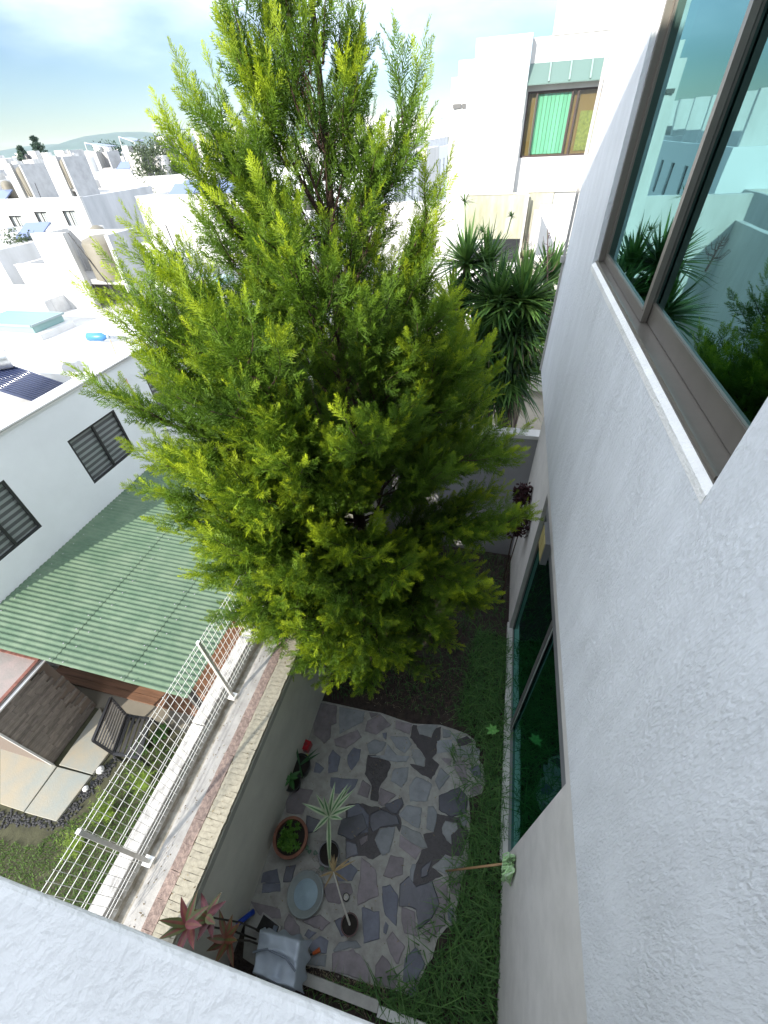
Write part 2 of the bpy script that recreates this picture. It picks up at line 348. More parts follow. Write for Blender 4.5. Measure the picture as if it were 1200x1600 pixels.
# ground-floor sliding glass door
df = MB(); XD = 1.19
df.box(XD, XD + 0.08, 1.45, 5.54, 0.126, 0.17); df.box(XD, XD + 0.08, 5.48, 5.54, 0.17, 3.60); df.box(XD, XD + 0.08, 1.45, 1.50, 0.17, 3.60); df.box(XD, XD + 0.08, 1.50, 5.48, 3.55, 3.60)
df.box(XD - 0.01, XD + 0.03, 3.36, 3.45, 0.17, 3.55)
dfr = df.build('door_frame', mat('grey_aluminium', (0.16, 0.16, 0.155), 0.4, metal=0.3), house)
for a, b, x in ((3.45, 5.48, XD + 0.02), (1.50, 3.36, XD + 0.04)):
    p = MB(); p.box(x, x + 0.006, a, b, 0.17, 3.55); p.build('pane', GLASS_LOW, dfr)
bd = MB(); bd.box(XD - 0.006, XD - 0.001, 1.52, 5.46, 3.565, 3.578); bd.box(XD + 0.002, XD + 0.012, 3.345, 3.357, 0.18, 3.54); bd.build('bright_bead', mat('bright_bead', (0.6, 0.6, 0.58), 0.4, metal=0.4), dfr)
hp = MB(); hp.box(XD - 0.02, XD + 0.1, 1.45, 5.54, 3.601, 3.949); hp.build('header_panel', GREY_PANEL, house)
# solid panel added in place of a yellow gridded reflection at the door glass
refl_panel = thing('reflection_panel', 'flat grey panel with a yellow grid standing in for a reflection above the dark glass door', 'lantern', (1.15, 4.78, 3.6))
b_ = MB(); b_.box(1.08, 1.168, 4.50, 4.98, 3.42, 3.86); b_.build('panel_backing', GREY_PANEL, refl_panel)
for i in range(2):
    for j in range(4):
        y_ = 4.54 + i * 0.205; z_ = 3.45 + j * 0.098
        q = MB(); q.box(1.072, 1.079, y_, y_ + 0.19, z_, z_ + 0.086); q.build('yellow_square', mat('yellow_reflection', (0.62, 0.52, 0.20), 0.3), refl_panel)

# balcony and the body of the house behind the camera (throws the courtyard into shade)
pr = thing('balcony', 'white plastered balcony parapet across the bottom left corner', 'balcony', (0, -0.3, 6.6))
b_ = MB(); b_.box(-2.6, XW, -0.50, -0.047, 7.56, 7.6)
o = b_.build('parapet', STUCCO_TOP, pr)
bv = o.modifiers.new('soft_edge', 'BEVEL'); bv.width = 0.012; bv.segments = 3
b_ = MB(); b_.box(-2.6, XW, -0.42, -0.22, 6.3, 7.559); b_.box(-2.6, XW, -1.35, -0.22, 6.15, 6.299); b_.build('balcony_floor', CONCRETE, pr)
rear = thing('rear_house_block', 'white body of the house behind the balcony', 'house', (0, -4, 0))
b_ = MB(); b_.box(-2.6, XW, -6.5, -1.25, 0, 11.9); b_.box(XW + 0.001, 6.0, -6.5, -1.302, 0, 11.9); b_.box(-2.59, 1.119, -1.24, -0.62, 0, 6.148); b_.build('wall', WHITE, rear)
# planter kerb at the foot of the house
kerb = thing('planter_kerb', 'low pale kerb edging the soil bed at the foot of the balcony wall', 'kerb', (0, -0.4, 0))
k1 = MB(); k1.box(-1.36, -0.35, -0.44, -0.33, 0, 0.16); k1.build('kerb_block', mat('pale_kerb', (0.42, 0.41, 0.38), 0.8, 0.2, 6, 0.3, 60), kerb)
k1 = MB(); k1.box(-0.345, 1.10, -0.47, -0.37, 0, 0.14); k1.build('kerb_block', mat('white_kerb', (0.66, 0.66, 0.64), 0.8, 0.15, 6, 0.3, 60), kerb)

# ------------------------------------------------------------------ yard walls
bw = thing('boundary_wall', 'long grey plastered boundary wall with cream coping and red brick strip left of the courtyard', 'wall', (-2.6, 3.5, 0))
b_ = MB(); b_.box(-2.62, -2.42, -0.62, 7.84, -0.02, 2.29); b_.build('wall', mat('olive_grey_plaster', (0.68, 0.655, 0.57), 0.9, 0.15, 1.2, 0.3, 70, bdist=0.004), bw)
b_ = MB(); b_.box(-2.42, -2.36, -0.62, 7.84, 2.17, 2.29); b_.build('drip_edge', mat('grey_drip_edge', (0.40, 0.39, 0.34), 0.9, 0.2, 4, 0.3, 70), bw)
CREAM = mat('cream_slip', (0.38, 0.35, 0.275), 0.9, 0.30, 20, 0.6, 70, rnd=0.05, bdist=0.004)
REDB = mat('red_brick', (0.17, 0.125, 0.11), 0.95, 0, 22, 1.0, 70, col2=(0.37, 0.28, 0.24), rnd=0.08, bdist=0.006)
def brick_run(parent, name, x0, x1, y0, y1, zt, th, L, mat_, maxn):
    base = []
    for k in range(4):
        m_ = MB(); j = lambda s=0.004: random.uniform(-s, s)
        w2 = (x1 - x0) / 2 - 0.001; l2 = L / 2 - 0.0015
        m_.prism([(-w2 + j(), -l2 + j()), (0, -l2 + j()), (w2 + j(), -l2 + j()), (w2 + j(), l2 + j()), (0, l2 + j()), (-w2 + j(), l2 + j())], -th, 0, bevel=0.0016)
        base.append(m_)
    meshes = []; n = 0; y = y0 + L / 2
    while y < y1 - L / 2 and n < maxn:
        k = n % 4
        if len(meshes) <= k:
            o = base[k].build(name, mat_, parent, local=True); meshes.append(o.data)
        else:
            o = bpy.data.objects.new(name, meshes[k]); COL.objects.link(o); o.parent = parent
        o.location = Vector(((x0 + x1) / 2 + random.uniform(-.003, .003), y, zt + random.uniform(-.0015, .001))) - ORG[parent.name]
        o.rotation_euler = (0, 0, random.choice([0, math.pi]) + random.uniform(-.01, .01)); y += L; n += 1
brick_run(bw, 'coping_brick', -2.615, -2.37, -0.6, 7.84, 2.35, 0.058, 0.062, CREAM, 140)
brick_run(bw, 'red_brick', -2.765, -2.625, -0.6, 7.84, 2.335, 0.06, 0.24, REDB, 40)
nw = thing('neighbour_wall', 'pale neighbouring boundary wall with a white capped ledge and grey gutter, carrying the wire fence', 'wall', (-3.1, 3.5, 0))
b_ = MB(); b_.box(-2.985, -2.77, -0.62, 7.84, -0.02, 2.31); b_.build('ledge', mat('pale_cement', (0.42, 0.405, 0.385), 0.85, 0, 5, 0.4, 40, col2=(0.31, 0.30, 0.285)), nw)
b_ = MB(); b_.box(-3.19, -2.99, -0.62, 7.84, -0.02, 2.21); b_.box(-3.19, -3.12, -0.62, 7.84, 2.211, 2.29); b_.build('gutter', mat('dirty_gutter', (0.22, 0.20, 0.16), 0.95, 0, 8, 0.5, 50, col2=(0.42, 0.40, 0.36)), nw)
b_ = MB(); yy = -0.62
capm = mat('flaking_white_cap', (0.55, 0.54, 0.52), 0.9, 0, 16, 0.8, 50, col2=(0.24, 0.23, 0.22), stretch=(1, 0.4, 1), bdist=0.008)
for y0, y1, dz in ((-0.62, 1.55, 0.0), (1.56, 2.9, 0.02), (2.91, 4.6, 0.0), (4.61, 6.3, 0.015), (6.31, 7.84, 0)):
    b_ = MB(); b_.prism([(-3.38, y0), (-3.195, y0), (-3.19, (y0 + y1) / 2), (-3.195, y1), (-3.38, y1), (-3.385, (y0 + y1) / 2)], -0.02, 2.40 + dz, bevel=0.01); b_.build('cap_stone', capm, nw)
fw_ = thing('far_wall', 'shaded grey wall with a white top closing the yard behind the tall green tree', 'wall', (-0.6, 7.95, 0))
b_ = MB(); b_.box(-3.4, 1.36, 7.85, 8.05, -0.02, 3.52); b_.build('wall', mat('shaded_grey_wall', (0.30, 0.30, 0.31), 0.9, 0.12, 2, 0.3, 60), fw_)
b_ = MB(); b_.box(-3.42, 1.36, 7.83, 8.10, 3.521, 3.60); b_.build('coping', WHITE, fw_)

# wire fence on the neighbour's wall
fe = thing('wire_fence', 'white welded wire mesh fence standing on the neighbour wall beside the green roof', 'fence', (-3.25, 1.5, 2.4))
XFN = -3.06
b_ = MB()
y = -0.60; r_ = 0.0035
while y < 3.9:
    b_.bar((XFN, y, 2.45), (XFN, y, 3.80), 0.0048); y += 0.075
b_.build('vertical_wires', WIRE, fe)
for z_ in (2.50, 2.57, 2.74, 2.90, 3.03, 3.08, 3.24, 3.40, 3.56, 3.70, 3.77):
    b_ = MB(); b_.bar((XFN - 0.006, -0.6, z_), (XFN - 0.006, 3.86, z_), 0.0048); b_.build('horizontal_wire', WIRE, fe)
for yp in (0.12, 2.03):
    b_ = MB(); b_.box(XFN + 0.005, XFN + 0.045, yp - 0.02, yp + 0.02, 2.36, 3.83); b_.box(XFN - 0.03, XFN + 0.08, yp - 0.05, yp + 0.05, 2.33, 2.36)
    pst = b_.build('post', GALV, fe)
    for zz in (2.45, 2.9, 3.35, 3.75):
        q = MB(); q.lathe([(0.0, 0.012), (0.008, 0.010), (0.010, 0.0)], (XFN + 0.025, yp - 0.0, zz), n=6); q.build('bolt', GALV, pst)

# ------------------------------------------------------------------ stone patio
pat = MB()
PATIO = [(-2.418, 2.503), (-2.445, 3.141), (-2.06, 3.148), (-1.471, 3.155), (-1.236, 3.178), (-0.894, 3.142), (-0.577, 3.116), (-0.074, 3.21), (0.199, 3.191), (0.439, 3.159), (0.591, 3.082), (0.643, 2.795), (0.746, 2.715), (0.83, 2.482), (0.763, 2.274), (0.561, 2.156), (0.613, 1.874), (0.628, 1.244), (0.568, 1.146), (0.524, 0.907), (0.522, 0.85), (0.524, 0.613), (0.402, 0.535), (0.291, 0.389), (0.255, 0.197), (0.189, 0.114), (0.112, -0.077), (0.043, -0.208), (-0.177, -0.201), (-0.456, -0.228), (-0.679, -0.24), (-0.991, -0.242), (-1.416, -0.28), (-1.752, -0.492), (-2.266, -0.418), (-2.445, 0.015)]
pat.prism(PATIO, -0.004, 0.018)
setp(pat.build('stone_patio', mat('patio_mortar', (0.36, 0.355, 0.325), 0.95, 0, 7, 0.7, 60, col2=(0.26, 0.25, 0.23), bdist=0.006)), kind='structure')
patio = bpy.data.objects['stone_patio']
ST = {
 'p': mat('stone_pinkish', (0.25, 0.22, 0.235), 0.75, 0.3, 6, 0.5, 30, rnd=0.15),
 'g': mat('stone_greenish', (0.255, 0.27, 0.285), 0.72, 0.25, 6, 0.5, 30, rnd=0.15),
 'b': mat('stone_bluish', (0.155, 0.165, 0.21), 0.6, 0.3, 6, 0.5, 30, rnd=0.15),
 'd': mat('stone_wet', (0.06, 0.062, 0.082), 0.33, 0.4, 5, 0.5, 14, rnd=0.2),
 'w': mat('stone_pale', (0.27, 0.28, 0.28), 0.8, 0.25, 8, 0.5, 30, rnd=0.1)}
STONES = [('p', [(-2.507, 2.83), (-2.441, 3.096), (-2.094, 3.111), (-1.997, 2.794), (-2.083, 2.745), (-2.023, 2.526), (-2.092, 2.411), (-2.335, 2.511)]), ('g', [(-2.043, 3.107), (-1.527, 3.13), (-1.504, 2.937), (-1.884, 2.629)]), ('p', [(-1.955, 2.513), (-1.567, 2.774), (-1.458, 2.67), (-1.687, 2.407), (-1.891, 2.415)]), ('p', [(-1.445, 3.127), (-1.259, 3.151), (-1.372, 3.033)]), ('p', [(-1.427, 2.777), (-1.433, 2.968), (-1.226, 3.146), (-0.97, 2.999), (-1.208, 2.77)]), ('p', [(-0.908, 3.097), (-0.59, 3.101), (-0.598, 2.91), (-0.875, 2.948)]), ('w', [(-0.486, 3.086), (-0.311, 3.165), (-0.103, 3.192), (-0.186, 3.048), (-0.203, 2.964), (-0.42, 2.957)]), ('g', [(-1.332, 2.572), (-1.216, 2.683), (-0.986, 2.68), (-1.025, 2.533), (-1.124, 2.45), (-1.237, 2.424)]), ('g', [(-0.948, 2.801), (-0.619, 2.863), (-0.529, 2.757), (-0.62, 2.578), (-0.805, 2.638)]), ('b', [(-1.097, 2.819), (-1.018, 2.851), (-0.997, 2.725), (-1.058, 2.748)]), ('b', [(-1.952, 2.21), (-1.914, 2.349), (-1.737, 2.26), (-1.715, 2.03), (-1.865, 1.964)]), ('b', [(-1.621, 2.314), (-1.552, 2.466), (-1.414, 2.465), (-1.393, 2.287), (-1.484, 2.097), (-1.582, 2.19)]), ('w', [(-0.517, 2.678), (-0.379, 2.696), (-0.248, 2.579), (-0.247, 2.441), (-0.385, 2.443), (-0.492, 2.549)]), ('g', [(-0.086, 2.915), (0.175, 3.003), (0.209, 2.797), (-0.055, 2.709)]), ('w', [(0.235, 2.797), (0.317, 2.906), (0.569, 2.969), (0.58, 2.766), (0.334, 2.753)]), ('p', [(0.025, 2.65), (0.214, 2.681), (0.196, 2.557)]), ('p', [(0.278, 2.669), (0.424, 2.703), (0.537, 2.332), (0.479, 2.288), (0.405, 2.399), (0.278, 2.545)]), ('b', [(0.509, 2.594), (0.71, 2.705), (0.74, 2.482), (0.608, 2.501)]), ('g', [(-0.744, 2.302), (-0.513, 2.382), (-0.498, 2.163), (-0.565, 2.043), (-0.769, 2.1), (-0.775, 2.249)]), ('p', [(-1.247, 2.008), (-1.084, 1.948), (-1.085, 1.766), (-1.28, 1.779)]), ('g', [(-0.446, 2.102), (-0.357, 2.266), (-0.244, 2.26), (-0.062, 2.216), (-0.109, 1.949), (-0.389, 1.883)]), ('g', [(0.033, 2.496), (0.215, 2.404), (0.063, 2.154), (-0.032, 2.272)]), ('p', [(-0.92, 1.962), (-0.626, 1.916), (-0.819, 1.703), (-0.904, 1.734)]), ('d', [(0.066, 2.074), (0.385, 2.28), (0.539, 2.167), (0.547, 1.94), (0.307, 1.817), (0.095, 1.878)]), ('b', [(-1.803, 1.916), (-1.327, 1.994), (-1.347, 1.867), (-1.427, 1.756), (-1.662, 1.701), (-1.774, 1.791)]), ('d', [(-0.794, 1.737), (-0.537, 1.909), (-0.485, 1.833), (-0.564, 1.66), (-0.666, 1.658)]), ('p', [(0.57, 2.316), (0.751, 2.407), (0.748, 2.263), (0.581, 2.2)]), ('w', [(0.598, 2.962), (0.684, 2.955), (0.681, 2.794), (0.608, 2.764)]), ('g', [(-0.023, 3.158), (0.144, 3.138), (0.142, 3.038), (0.015, 2.994)]), ('w', [(0.162, 3.113), (0.28, 3.112), (0.251, 2.979), (0.175, 3.003)]), ('g', [(-1.228, 2.392), (-0.978, 2.463), (-0.966, 2.657), (-0.754, 2.515), (-0.528, 2.554), (-0.565, 2.453), (-0.787, 2.401)]), ('g', [(-0.533, 1.658), (-0.432, 1.819), (-0.183, 1.84), (-0.162, 1.633), (-0.177, 1.554), (-0.304, 1.571)]), ('g', [(-0.084, 1.88), (0.006, 1.906), (0.071, 1.834), (0.08, 1.706), (0.059, 1.563), (-0.063, 1.581)]), ('w', [(0.181, 1.651), (0.22, 1.752), (0.404, 1.767), (0.431, 1.695), (0.334, 1.594), (0.355, 1.474), (0.275, 1.507), (0.199, 1.578)]), ('g', [(0.448, 1.863), (0.544, 1.902), (0.568, 1.806), (0.525, 1.72), (0.455, 1.795)]), ('g', [(-0.829, 1.271), (-0.79, 1.405), (-0.552, 1.49), (-0.547, 1.339), (-0.566, 1.154), (-0.668, 1.089), (-0.793, 1.204)]), ('w', [(-0.449, 1.431), (-0.461, 1.535), (-0.141, 1.512), (-0.004, 1.351), (-0.078, 1.318), (-0.261, 1.349)]), ('p', [(-0.459, 1.41), (-0.302, 1.364), (-0.088, 1.298), (-0.151, 1.162), (-0.445, 1.257)]), ('p', [(-0.602, 0.861), (-0.55, 1.126), (-0.334, 1.137), (-0.311, 0.944), (-0.504, 0.853)]), ('g', [(-0.199, 1.098), (-0.136, 1.113), (-0.151, 0.969), (-0.145, 0.871), (-0.203, 0.888), (-0.221, 1.022)]), ('w', [(0.103, 1.128), (0.278, 1.324), (0.548, 1.277), (0.571, 1.226), (0.309, 1.094)]), ('p', [(-0.982, 0.993), (-0.844, 0.957), (-0.721, 0.902), (-0.606, 0.631), (-0.88, 0.457), (-0.922, 0.568), (-0.933, 0.781)]), ('b', [(-0.582, 0.743), (-0.472, 0.794), (-0.337, 0.709), (-0.315, 0.663), (-0.29, 0.381), (-0.46, 0.45), (-0.545, 0.594)]), ('d', [(-0.337, 0.829), (-0.219, 0.953), (-0.095, 0.861), (0.131, 0.982), (0.269, 0.753), (0.194, 0.584), (0.021, 0.421), (-0.048, 0.612), (-0.187, 0.617), (-0.299, 0.589)]), ('p', [(0.145, 0.986), (0.231, 1.018), (0.356, 0.97), (0.381, 0.78), (0.352, 0.622), (0.38, 0.556), (0.251, 0.429), (0.079, 0.375), (0.088, 0.461), (0.203, 0.574), (0.274, 0.754)]), ('p', [(0.377, 1.042), (0.541, 1.129), (0.521, 0.917), (0.42, 0.906)]), ('d', [(-0.062, 1.074), (0.084, 1.223), (0.054, 1.019), (-0.044, 0.968)]), ('b', [(-1.374, 1.559), (-1.221, 1.662), (-1.006, 1.546), (-0.962, 1.317), (-1.192, 1.231), (-1.307, 1.282)]), ('d', [(-0.987, 1.551), (-0.837, 1.669), (-0.552, 1.637), (-0.491, 1.539), (-0.778, 1.431), (-0.889, 1.334), (-0.955, 1.397)]), ('p', [(-1.074, 1.198), (-0.952, 1.281), (-0.934, 1.216), (-1.027, 1.133)]), ('d', [(-1.279, 1.134), (-1.107, 1.144), (-1.03, 1.014), (-1.208, 0.913)]), ('b', [(0.395, 0.728), (0.468, 0.762), (0.485, 0.687), (0.458, 0.597), (0.409, 0.62)]), ('b', [(-0.815, 0.447), (-0.796, 0.462), (-0.635, 0.45), (-0.557, 0.475), (-0.487, 0.2), (-0.687, 0.11)]), ('b', [(-0.46, 0.323), (-0.448, 0.396), (-0.392, 0.364), (-0.407, 0.266), (-0.449, 0.278)]), ('p', [(-0.393, 0.22), (-0.327, 0.317), (-0.125, 0.217), (-0.181, 0.036), (-0.212, 0.029), (-0.31, 0.103)]), ('p', [(-0.257, 0.595), (-0.065, 0.591), (-0.014, 0.408), (0.029, 0.355), (-0.163, 0.336), (-0.224, 0.441)]), ('b', [(-0.112, 0.106), (0.017, 0.245), (0.088, 0.212), (0.168, 0.12), (0.077, -0.062), (-0.09, -0.114)]), ('p', [(-0.482, -0.051), (-0.416, 0.063), (-0.332, 0.041), (-0.176, -0.073), (-0.18, -0.196), (-0.448, -0.223)]), ('b', [(0.026, -0.119), (0.148, -0.109), (0.058, -0.204), (-0.022, -0.193)]), ('p', [(-1.853, 0.036), (-1.821, 0.144), (-1.623, 0.059), (-1.542, -0.06), (-1.824, -0.067)]), ('p', [(-1.619, 0.116), (-1.38, 0.24), (-1.205, 0.194), (-1.292, 0.087), (-1.539, 0.102)]), ('b', [(-1.522, -0.015), (-1.491, 0.062), (-1.362, 0.052), (-1.437, -0.035)]), ('b', [(-1.447, -0.082), (-1.305, 0.036), (-1.174, 0.017), (-1.16, -0.104), (-1.359, -0.144)]), ('g', [(-1.411, -0.259), (-1.297, -0.152), (-1.15, -0.116), (-1.13, -0.228), (-1.26, -0.25)]), ('b', [(-1.154, 0.229), (-1.1, 0.274), (-0.939, 0.313), (-0.89, 0.153), (-1.01, 0.096)]), ('g', [(-1.08, -0.055), (-1.023, 0.041), (-0.798, 0.117), (-0.709, 0.067), (-0.861, 0.021), (-1.062, -0.071)]), ('p', [(-1.088, -0.088), (-0.816, 0.025), (-0.567, -0.062), (-0.507, -0.228), (-0.754, -0.227), (-1.031, -0.242)]), ('b', [(-2.31, 0.249), (-2.344, 0.353), (-2.082, 0.417), (-2.043, 0.33), (-2.267, 0.262)]), ('p', [(-2.444, 0.135), (-2.209, 0.142), (-1.976, 0.152), (-1.908, 0.07), (-2.07, 0.029), (-2.235, 0.023)]), ('p', [(-1.48, 0.562), (-1.049, 0.666), (-0.987, 0.574), (-1.144, 0.405), (-1.316, 0.387), (-1.399, 0.472)]), ('p', [(-2.443, 1.418), (-2.294, 1.645), (-2.028, 1.659), (-2.09, 1.29), (-2.353, 1.258)]), ('d', [(-2.016, 1.304), (-1.695, 1.288), (-1.784, 1.129), (-1.921, 1.067)]), ('d', [(-1.429, 1.384), (-1.115, 1.544), (-0.98, 1.374), (-1.181, 1.16), (-1.434, 1.18)]), ('b', [(-1.34, 0.798), (-1.174, 0.913), (-0.982, 0.833), (-1.038, 0.696), (-1.254, 0.644)]), ('d', [(-2.078, 0.621), (-1.932, 0.679), (-1.927, 0.469), (-2.05, 0.439)]), ('b', [(-2.399, 0.466), (-2.201, 0.562), (-2.083, 0.419), (-2.376, 0.348)]), ('b', [(-2.147, 2.085), (-1.962, 2.024), (-2.007, 1.928), (-2.123, 1.918)])]
def rough_poly(p, amp=0.010):
    out = []
    n = len(p)
    for i in range(n):
        a = p[i]; b = p[(i + 1) % n]; L = math.hypot(b[0] - a[0], b[1] - a[1]); k = max(1, int(L / 0.05))
        for j in range(k):
            t = j / k; a_ = amp if j else amp * 0.4
            out.append((a[0] + (b[0] - a[0]) * t + random.uniform(-a_, a_), a[1] + (b[1] - a[1]) * t + random.uniform(-a_, a_)))
    return out
for k, p in STONES:
    m_ = MB(); m_.prism(rough_poly(p, 0.007), 0.0, 0.030 + random.uniform(-0.004, 0.006), bevel=0.012)
    setp(m_.build('stone', ST[k], patio), 'dark wet paving stone' if k == 'd' else None)
MUD = mat('wet_dark_mud', (0.055, 0.047, 0.05), 0.4, 0.3, 8, 0.9, 22, bdist=0.02)
for p in [[(-1.261, 2.294), (-1.261, 2.401), (-1.121, 2.438), (-1.068, 2.405), (-0.979, 2.466), (-0.818, 2.345), (-0.847, 2.159), (-0.883, 2.076), (-0.927, 1.968), (-0.916, 1.757), (-1.039, 1.751), (-1.075, 1.957), (-1.234, 2.094)], [(-0.573, 3.094), (-0.497, 3.097), (-0.425, 2.954), (-0.2, 2.948), (-0.154, 3.131), (-0.046, 3.179), (-0.03, 2.959), (-0.089, 2.862), (-0.066, 2.704), (-0.132, 2.609), (0.008, 2.537), (-0.093, 2.273), (-0.313, 2.334), (-0.503, 2.431), (-0.235, 2.455), (-0.243, 2.583), (-0.381, 2.707), (-0.582, 2.861)], [(0.247, 3.023), (0.44, 3.124), (0.578, 3.044), (0.303, 2.911)], [(-1.242, 1.66), (-0.842, 1.686), (-0.473, 1.824), (-0.537, 1.659), (-0.458, 1.565), (-0.469, 1.436), (-0.54, 1.498), (-0.791, 1.406), (-0.83, 1.258), (-0.693, 1.096), (-0.803, 1.011), (-0.974, 1.014), (-1.112, 0.966), (-1.236, 0.995), (-1.424, 1.583)], [(0.077, 1.821), (0.23, 1.825), (0.491, 1.87), (0.602, 1.691), (0.541, 1.391), (0.369, 1.321), (0.278, 1.328), (0.099, 1.128), (0.277, 1.073), (0.14, 0.986), (-0.025, 0.865), (-0.204, 0.876), (-0.142, 1.113), (-0.084, 1.3), (-0.0, 1.35), (-0.099, 1.493), (0.059, 1.562)]]:
    m_ = MB(); m_.prism(rough_poly(p, 0.012), 0.0, 0.0235); m_.build('mud_patch', MUD, patio)

# ------------------------------------------------------------------ grass
GRASS = leaf_mat('lush_grass', (0.03, 0.10, 0.03), (0.14, 0.28, 0.07), 0.3)
LAWN = leaf_mat('lawn_grass', (0.045, 0.10, 0.016), (0.13, 0.23, 0.04), 0.3)
def inside(P, poly):
    x, y = P[:, 0], P[:, 1]; r = np.zeros(len(P), bool); n = len(poly)
    for i in range(n):
        x1, y1 = poly[i]; x2, y2 = poly[(i + 1) % n]
        c_ = ((y1 > y) != (y2 > y)) & (x < (x2 - x1) * (y - y1) / ((y2 - y1) or 1e-9) + x1); r ^= c_
    return r
def blades(n, poly, hmin, hmax, wid, lean, z0=0.0, tone=(0, 1)):
    poly = list(poly); xs = [p[0] for p in poly]; ys = [p[1] for p in poly]
    P = np.stack([RNG.uniform(min(xs), max(xs), n * 3), RNG.uniform(min(ys), max(ys), n * 3)], 1); P = P[inside(P, poly)][:n]; n = len(P)
    a = RNG.uniform(0, 2 * np.pi, n); h = RNG.uniform(hmin, hmax, n); ln = RNG.uniform(0.2, 1, n) * lean * h
    d = np.stack([np.cos(a), np.sin(a)], 1); s = np.stack([-d[:, 1], d[:, 0]], 1) * (wid * RNG.uniform(.6, 1.3, n))[:, None]
    V = np.zeros((n, 7, 3)); ts = [0, .4, .75, 1]; k = 0
    cv = RNG.uniform(-0.5, 0.5, n)[:, None] * ln[:, None]
    for t, wv in ((0, 1), (.4, .9), (.75, .6)):
        c2 = P + d * (ln * t ** 1.6)[:, None] + s / wid * cv * t * t; hz = z0 + h * np.sin(t * 1.9) / np.sin(min(1.9, 1.57)) * (1 - 0.25 * t)
        V[:, k, :2] = c2 - s * wv; V[:, k + 1, :2] = c2 + s * wv; V[:, k, 2] = V[:, k + 1, 2] = hz; k += 2
    V[:, 6, :2] = P + d * ln[:, None] + s / wid * cv; V[:, 6, 2] = z0 + h * 0.62
    b = np.arange(n)[:, None] * 7
    F = np.concatenate([b + np.array([[0, 1, 3]]), b + np.array([[0, 3, 2]]), b + np.array([[2, 3, 5]]), b + np.array([[2, 5, 4]]), b + np.array([[4, 5, 6]])], 0)
    T = np.tile(RNG.beta(1.6, 2.2, n), 5) * (tone[1] - tone[0]) + tone[0]
    return V.reshape(-1, 3), F, T
def merge(parts):
    V = []; F = []; T = []; k = 0
    for v, f_, t in parts: V.append(v); F.append(f_ + k); T.append(t); k += len(v)
    return np.concatenate(V), np.concatenate(F), np.concatenate(T)
GR = [(0.437, 5.396), (1.133, 5.304), (1.169, 1.834), (1.136, -0.164), (-0.091, -0.47), (-0.298, -0.305), (0.151, 0.006), (0.438, 0.412), (0.579, 0.917), (0.621, 1.789), (0.789, 2.28), (0.764, 2.984), (0.231, 3.435)]
GR2 = [(-2.879, 4.265), (-1.498, 4.568), (-1.277, 3.669), (-2.21, 3.194)]
GBOT = [(-0.669, -0.225), (0.024, -0.225), (0.532, -0.314), (-0.248, -0.508), (-1.313, -0.442)]
v, f_, t = merge([blades(5200, GR, .05, .15, .0055, 1.5, tone=(0, .8)), blades(2300, GR, .14, .30, .006, 1.9, tone=(.2, 1)), blades(420, [(0.111, 2.943), (0.727, 3.197), (0.742, 0.957), (-0.298, -0.305), (-0.645, -0.306), (-0.054, 0.166), (0.288, 0.847), (0.412, 1.826)], .10, .24, .006, 2.2, z0=.03, tone=(.2, 1)), blades(700, GR2, .08, .20, .005, 1.4, tone=(0, .8)), blades(260, GBOT, .06, .2, .005, 1.6, tone=(.3, 1)), blades(2600, [(-1.2, 3.4), (1.05, 3.2), (1.05, 7.7), (-2.3, 7.7)], .10, .22, .006, 1.3, tone=(0, .7))])
setp(np_obj('long_grass', v, f_, GRASS, tone=t), 'long tangled dark green grass along the house wall and beside the stone patio', 'grass', kind='stuff')
# dry straw litter on the soil
STRAW = leaf_mat('dry_straw', (0.16, 0.12, 0.07), (0.42, 0.35, 0.24), 0.1)
DS = [(-1.392, 4.136), (0.323, 4.373), (0.238, 3.376), (-0.686, 3.349), (-1.694, 3.247)]
DS2 = [(-1.441, -0.236), (-0.324, -0.198), (0.04, -0.303), (-0.591, -0.487), (-1.385, -0.489)]
v, f_, t = merge([blades(260, DS, .01, .05, .0025, 4.0), blades(420, DS2, .01, .05, .003, 2.5)])
setp(np_obj('dry_straw', v, f_, STRAW, tone=t), 'dry straw and dead stalks littering the bare soil', 'straw', kind='stuff')
PEB = MB()
for (poly_, n) in ((DS, 60), (DS2, 90)):
    xs = [p[0] for p in poly_]; ys = [p[1] for p in poly_]
    for _ in range(n):
        x = random.uniform(min(xs), max(xs)); y = random.uniform(min(ys), max(ys)); r0 = random.uniform(.004, .012)
        PEB.lathe([(0, r0), (r0 * .8, r0 * .7), (r0, 0)], (x, y, -0.003), n=5)
setp(PEB.build('pebbles', mat('pale_pebbles', (0.30, 0.26, 0.22), 0.9, rnd=.2)), 'tiny pale pebbles scattered over the dark soil', 'pebbles', kind='stuff')

LIT = leaf_mat('fallen_leaf_litter', (.10, .07, .035), (.30, .24, .12), .1)
v, f_, t = merge([blades(260, [(-2.35, 0), (.7, 0), (.75, 3.2), (-2.35, 3.1)], .004, .012, .006, 4.0, z0=.034), blades(120, [(-2.62, -.4), (-2.38, -.4), (-2.38, 5), (-2.62, 5)], .004, .01, .005, 4.0, z0=2.352), blades(160, [(-2.98, -.4), (-2.78, -.4), (-2.78, 5), (-2.98, 5)], .004, .01, .005, 4.0, z0=2.312)])
setp(np_obj('leaf_litter', v, f_, LIT, tone=t), 'bits of dry leaf litter on the paving and the wall tops', 'leaf litter', kind='stuff')

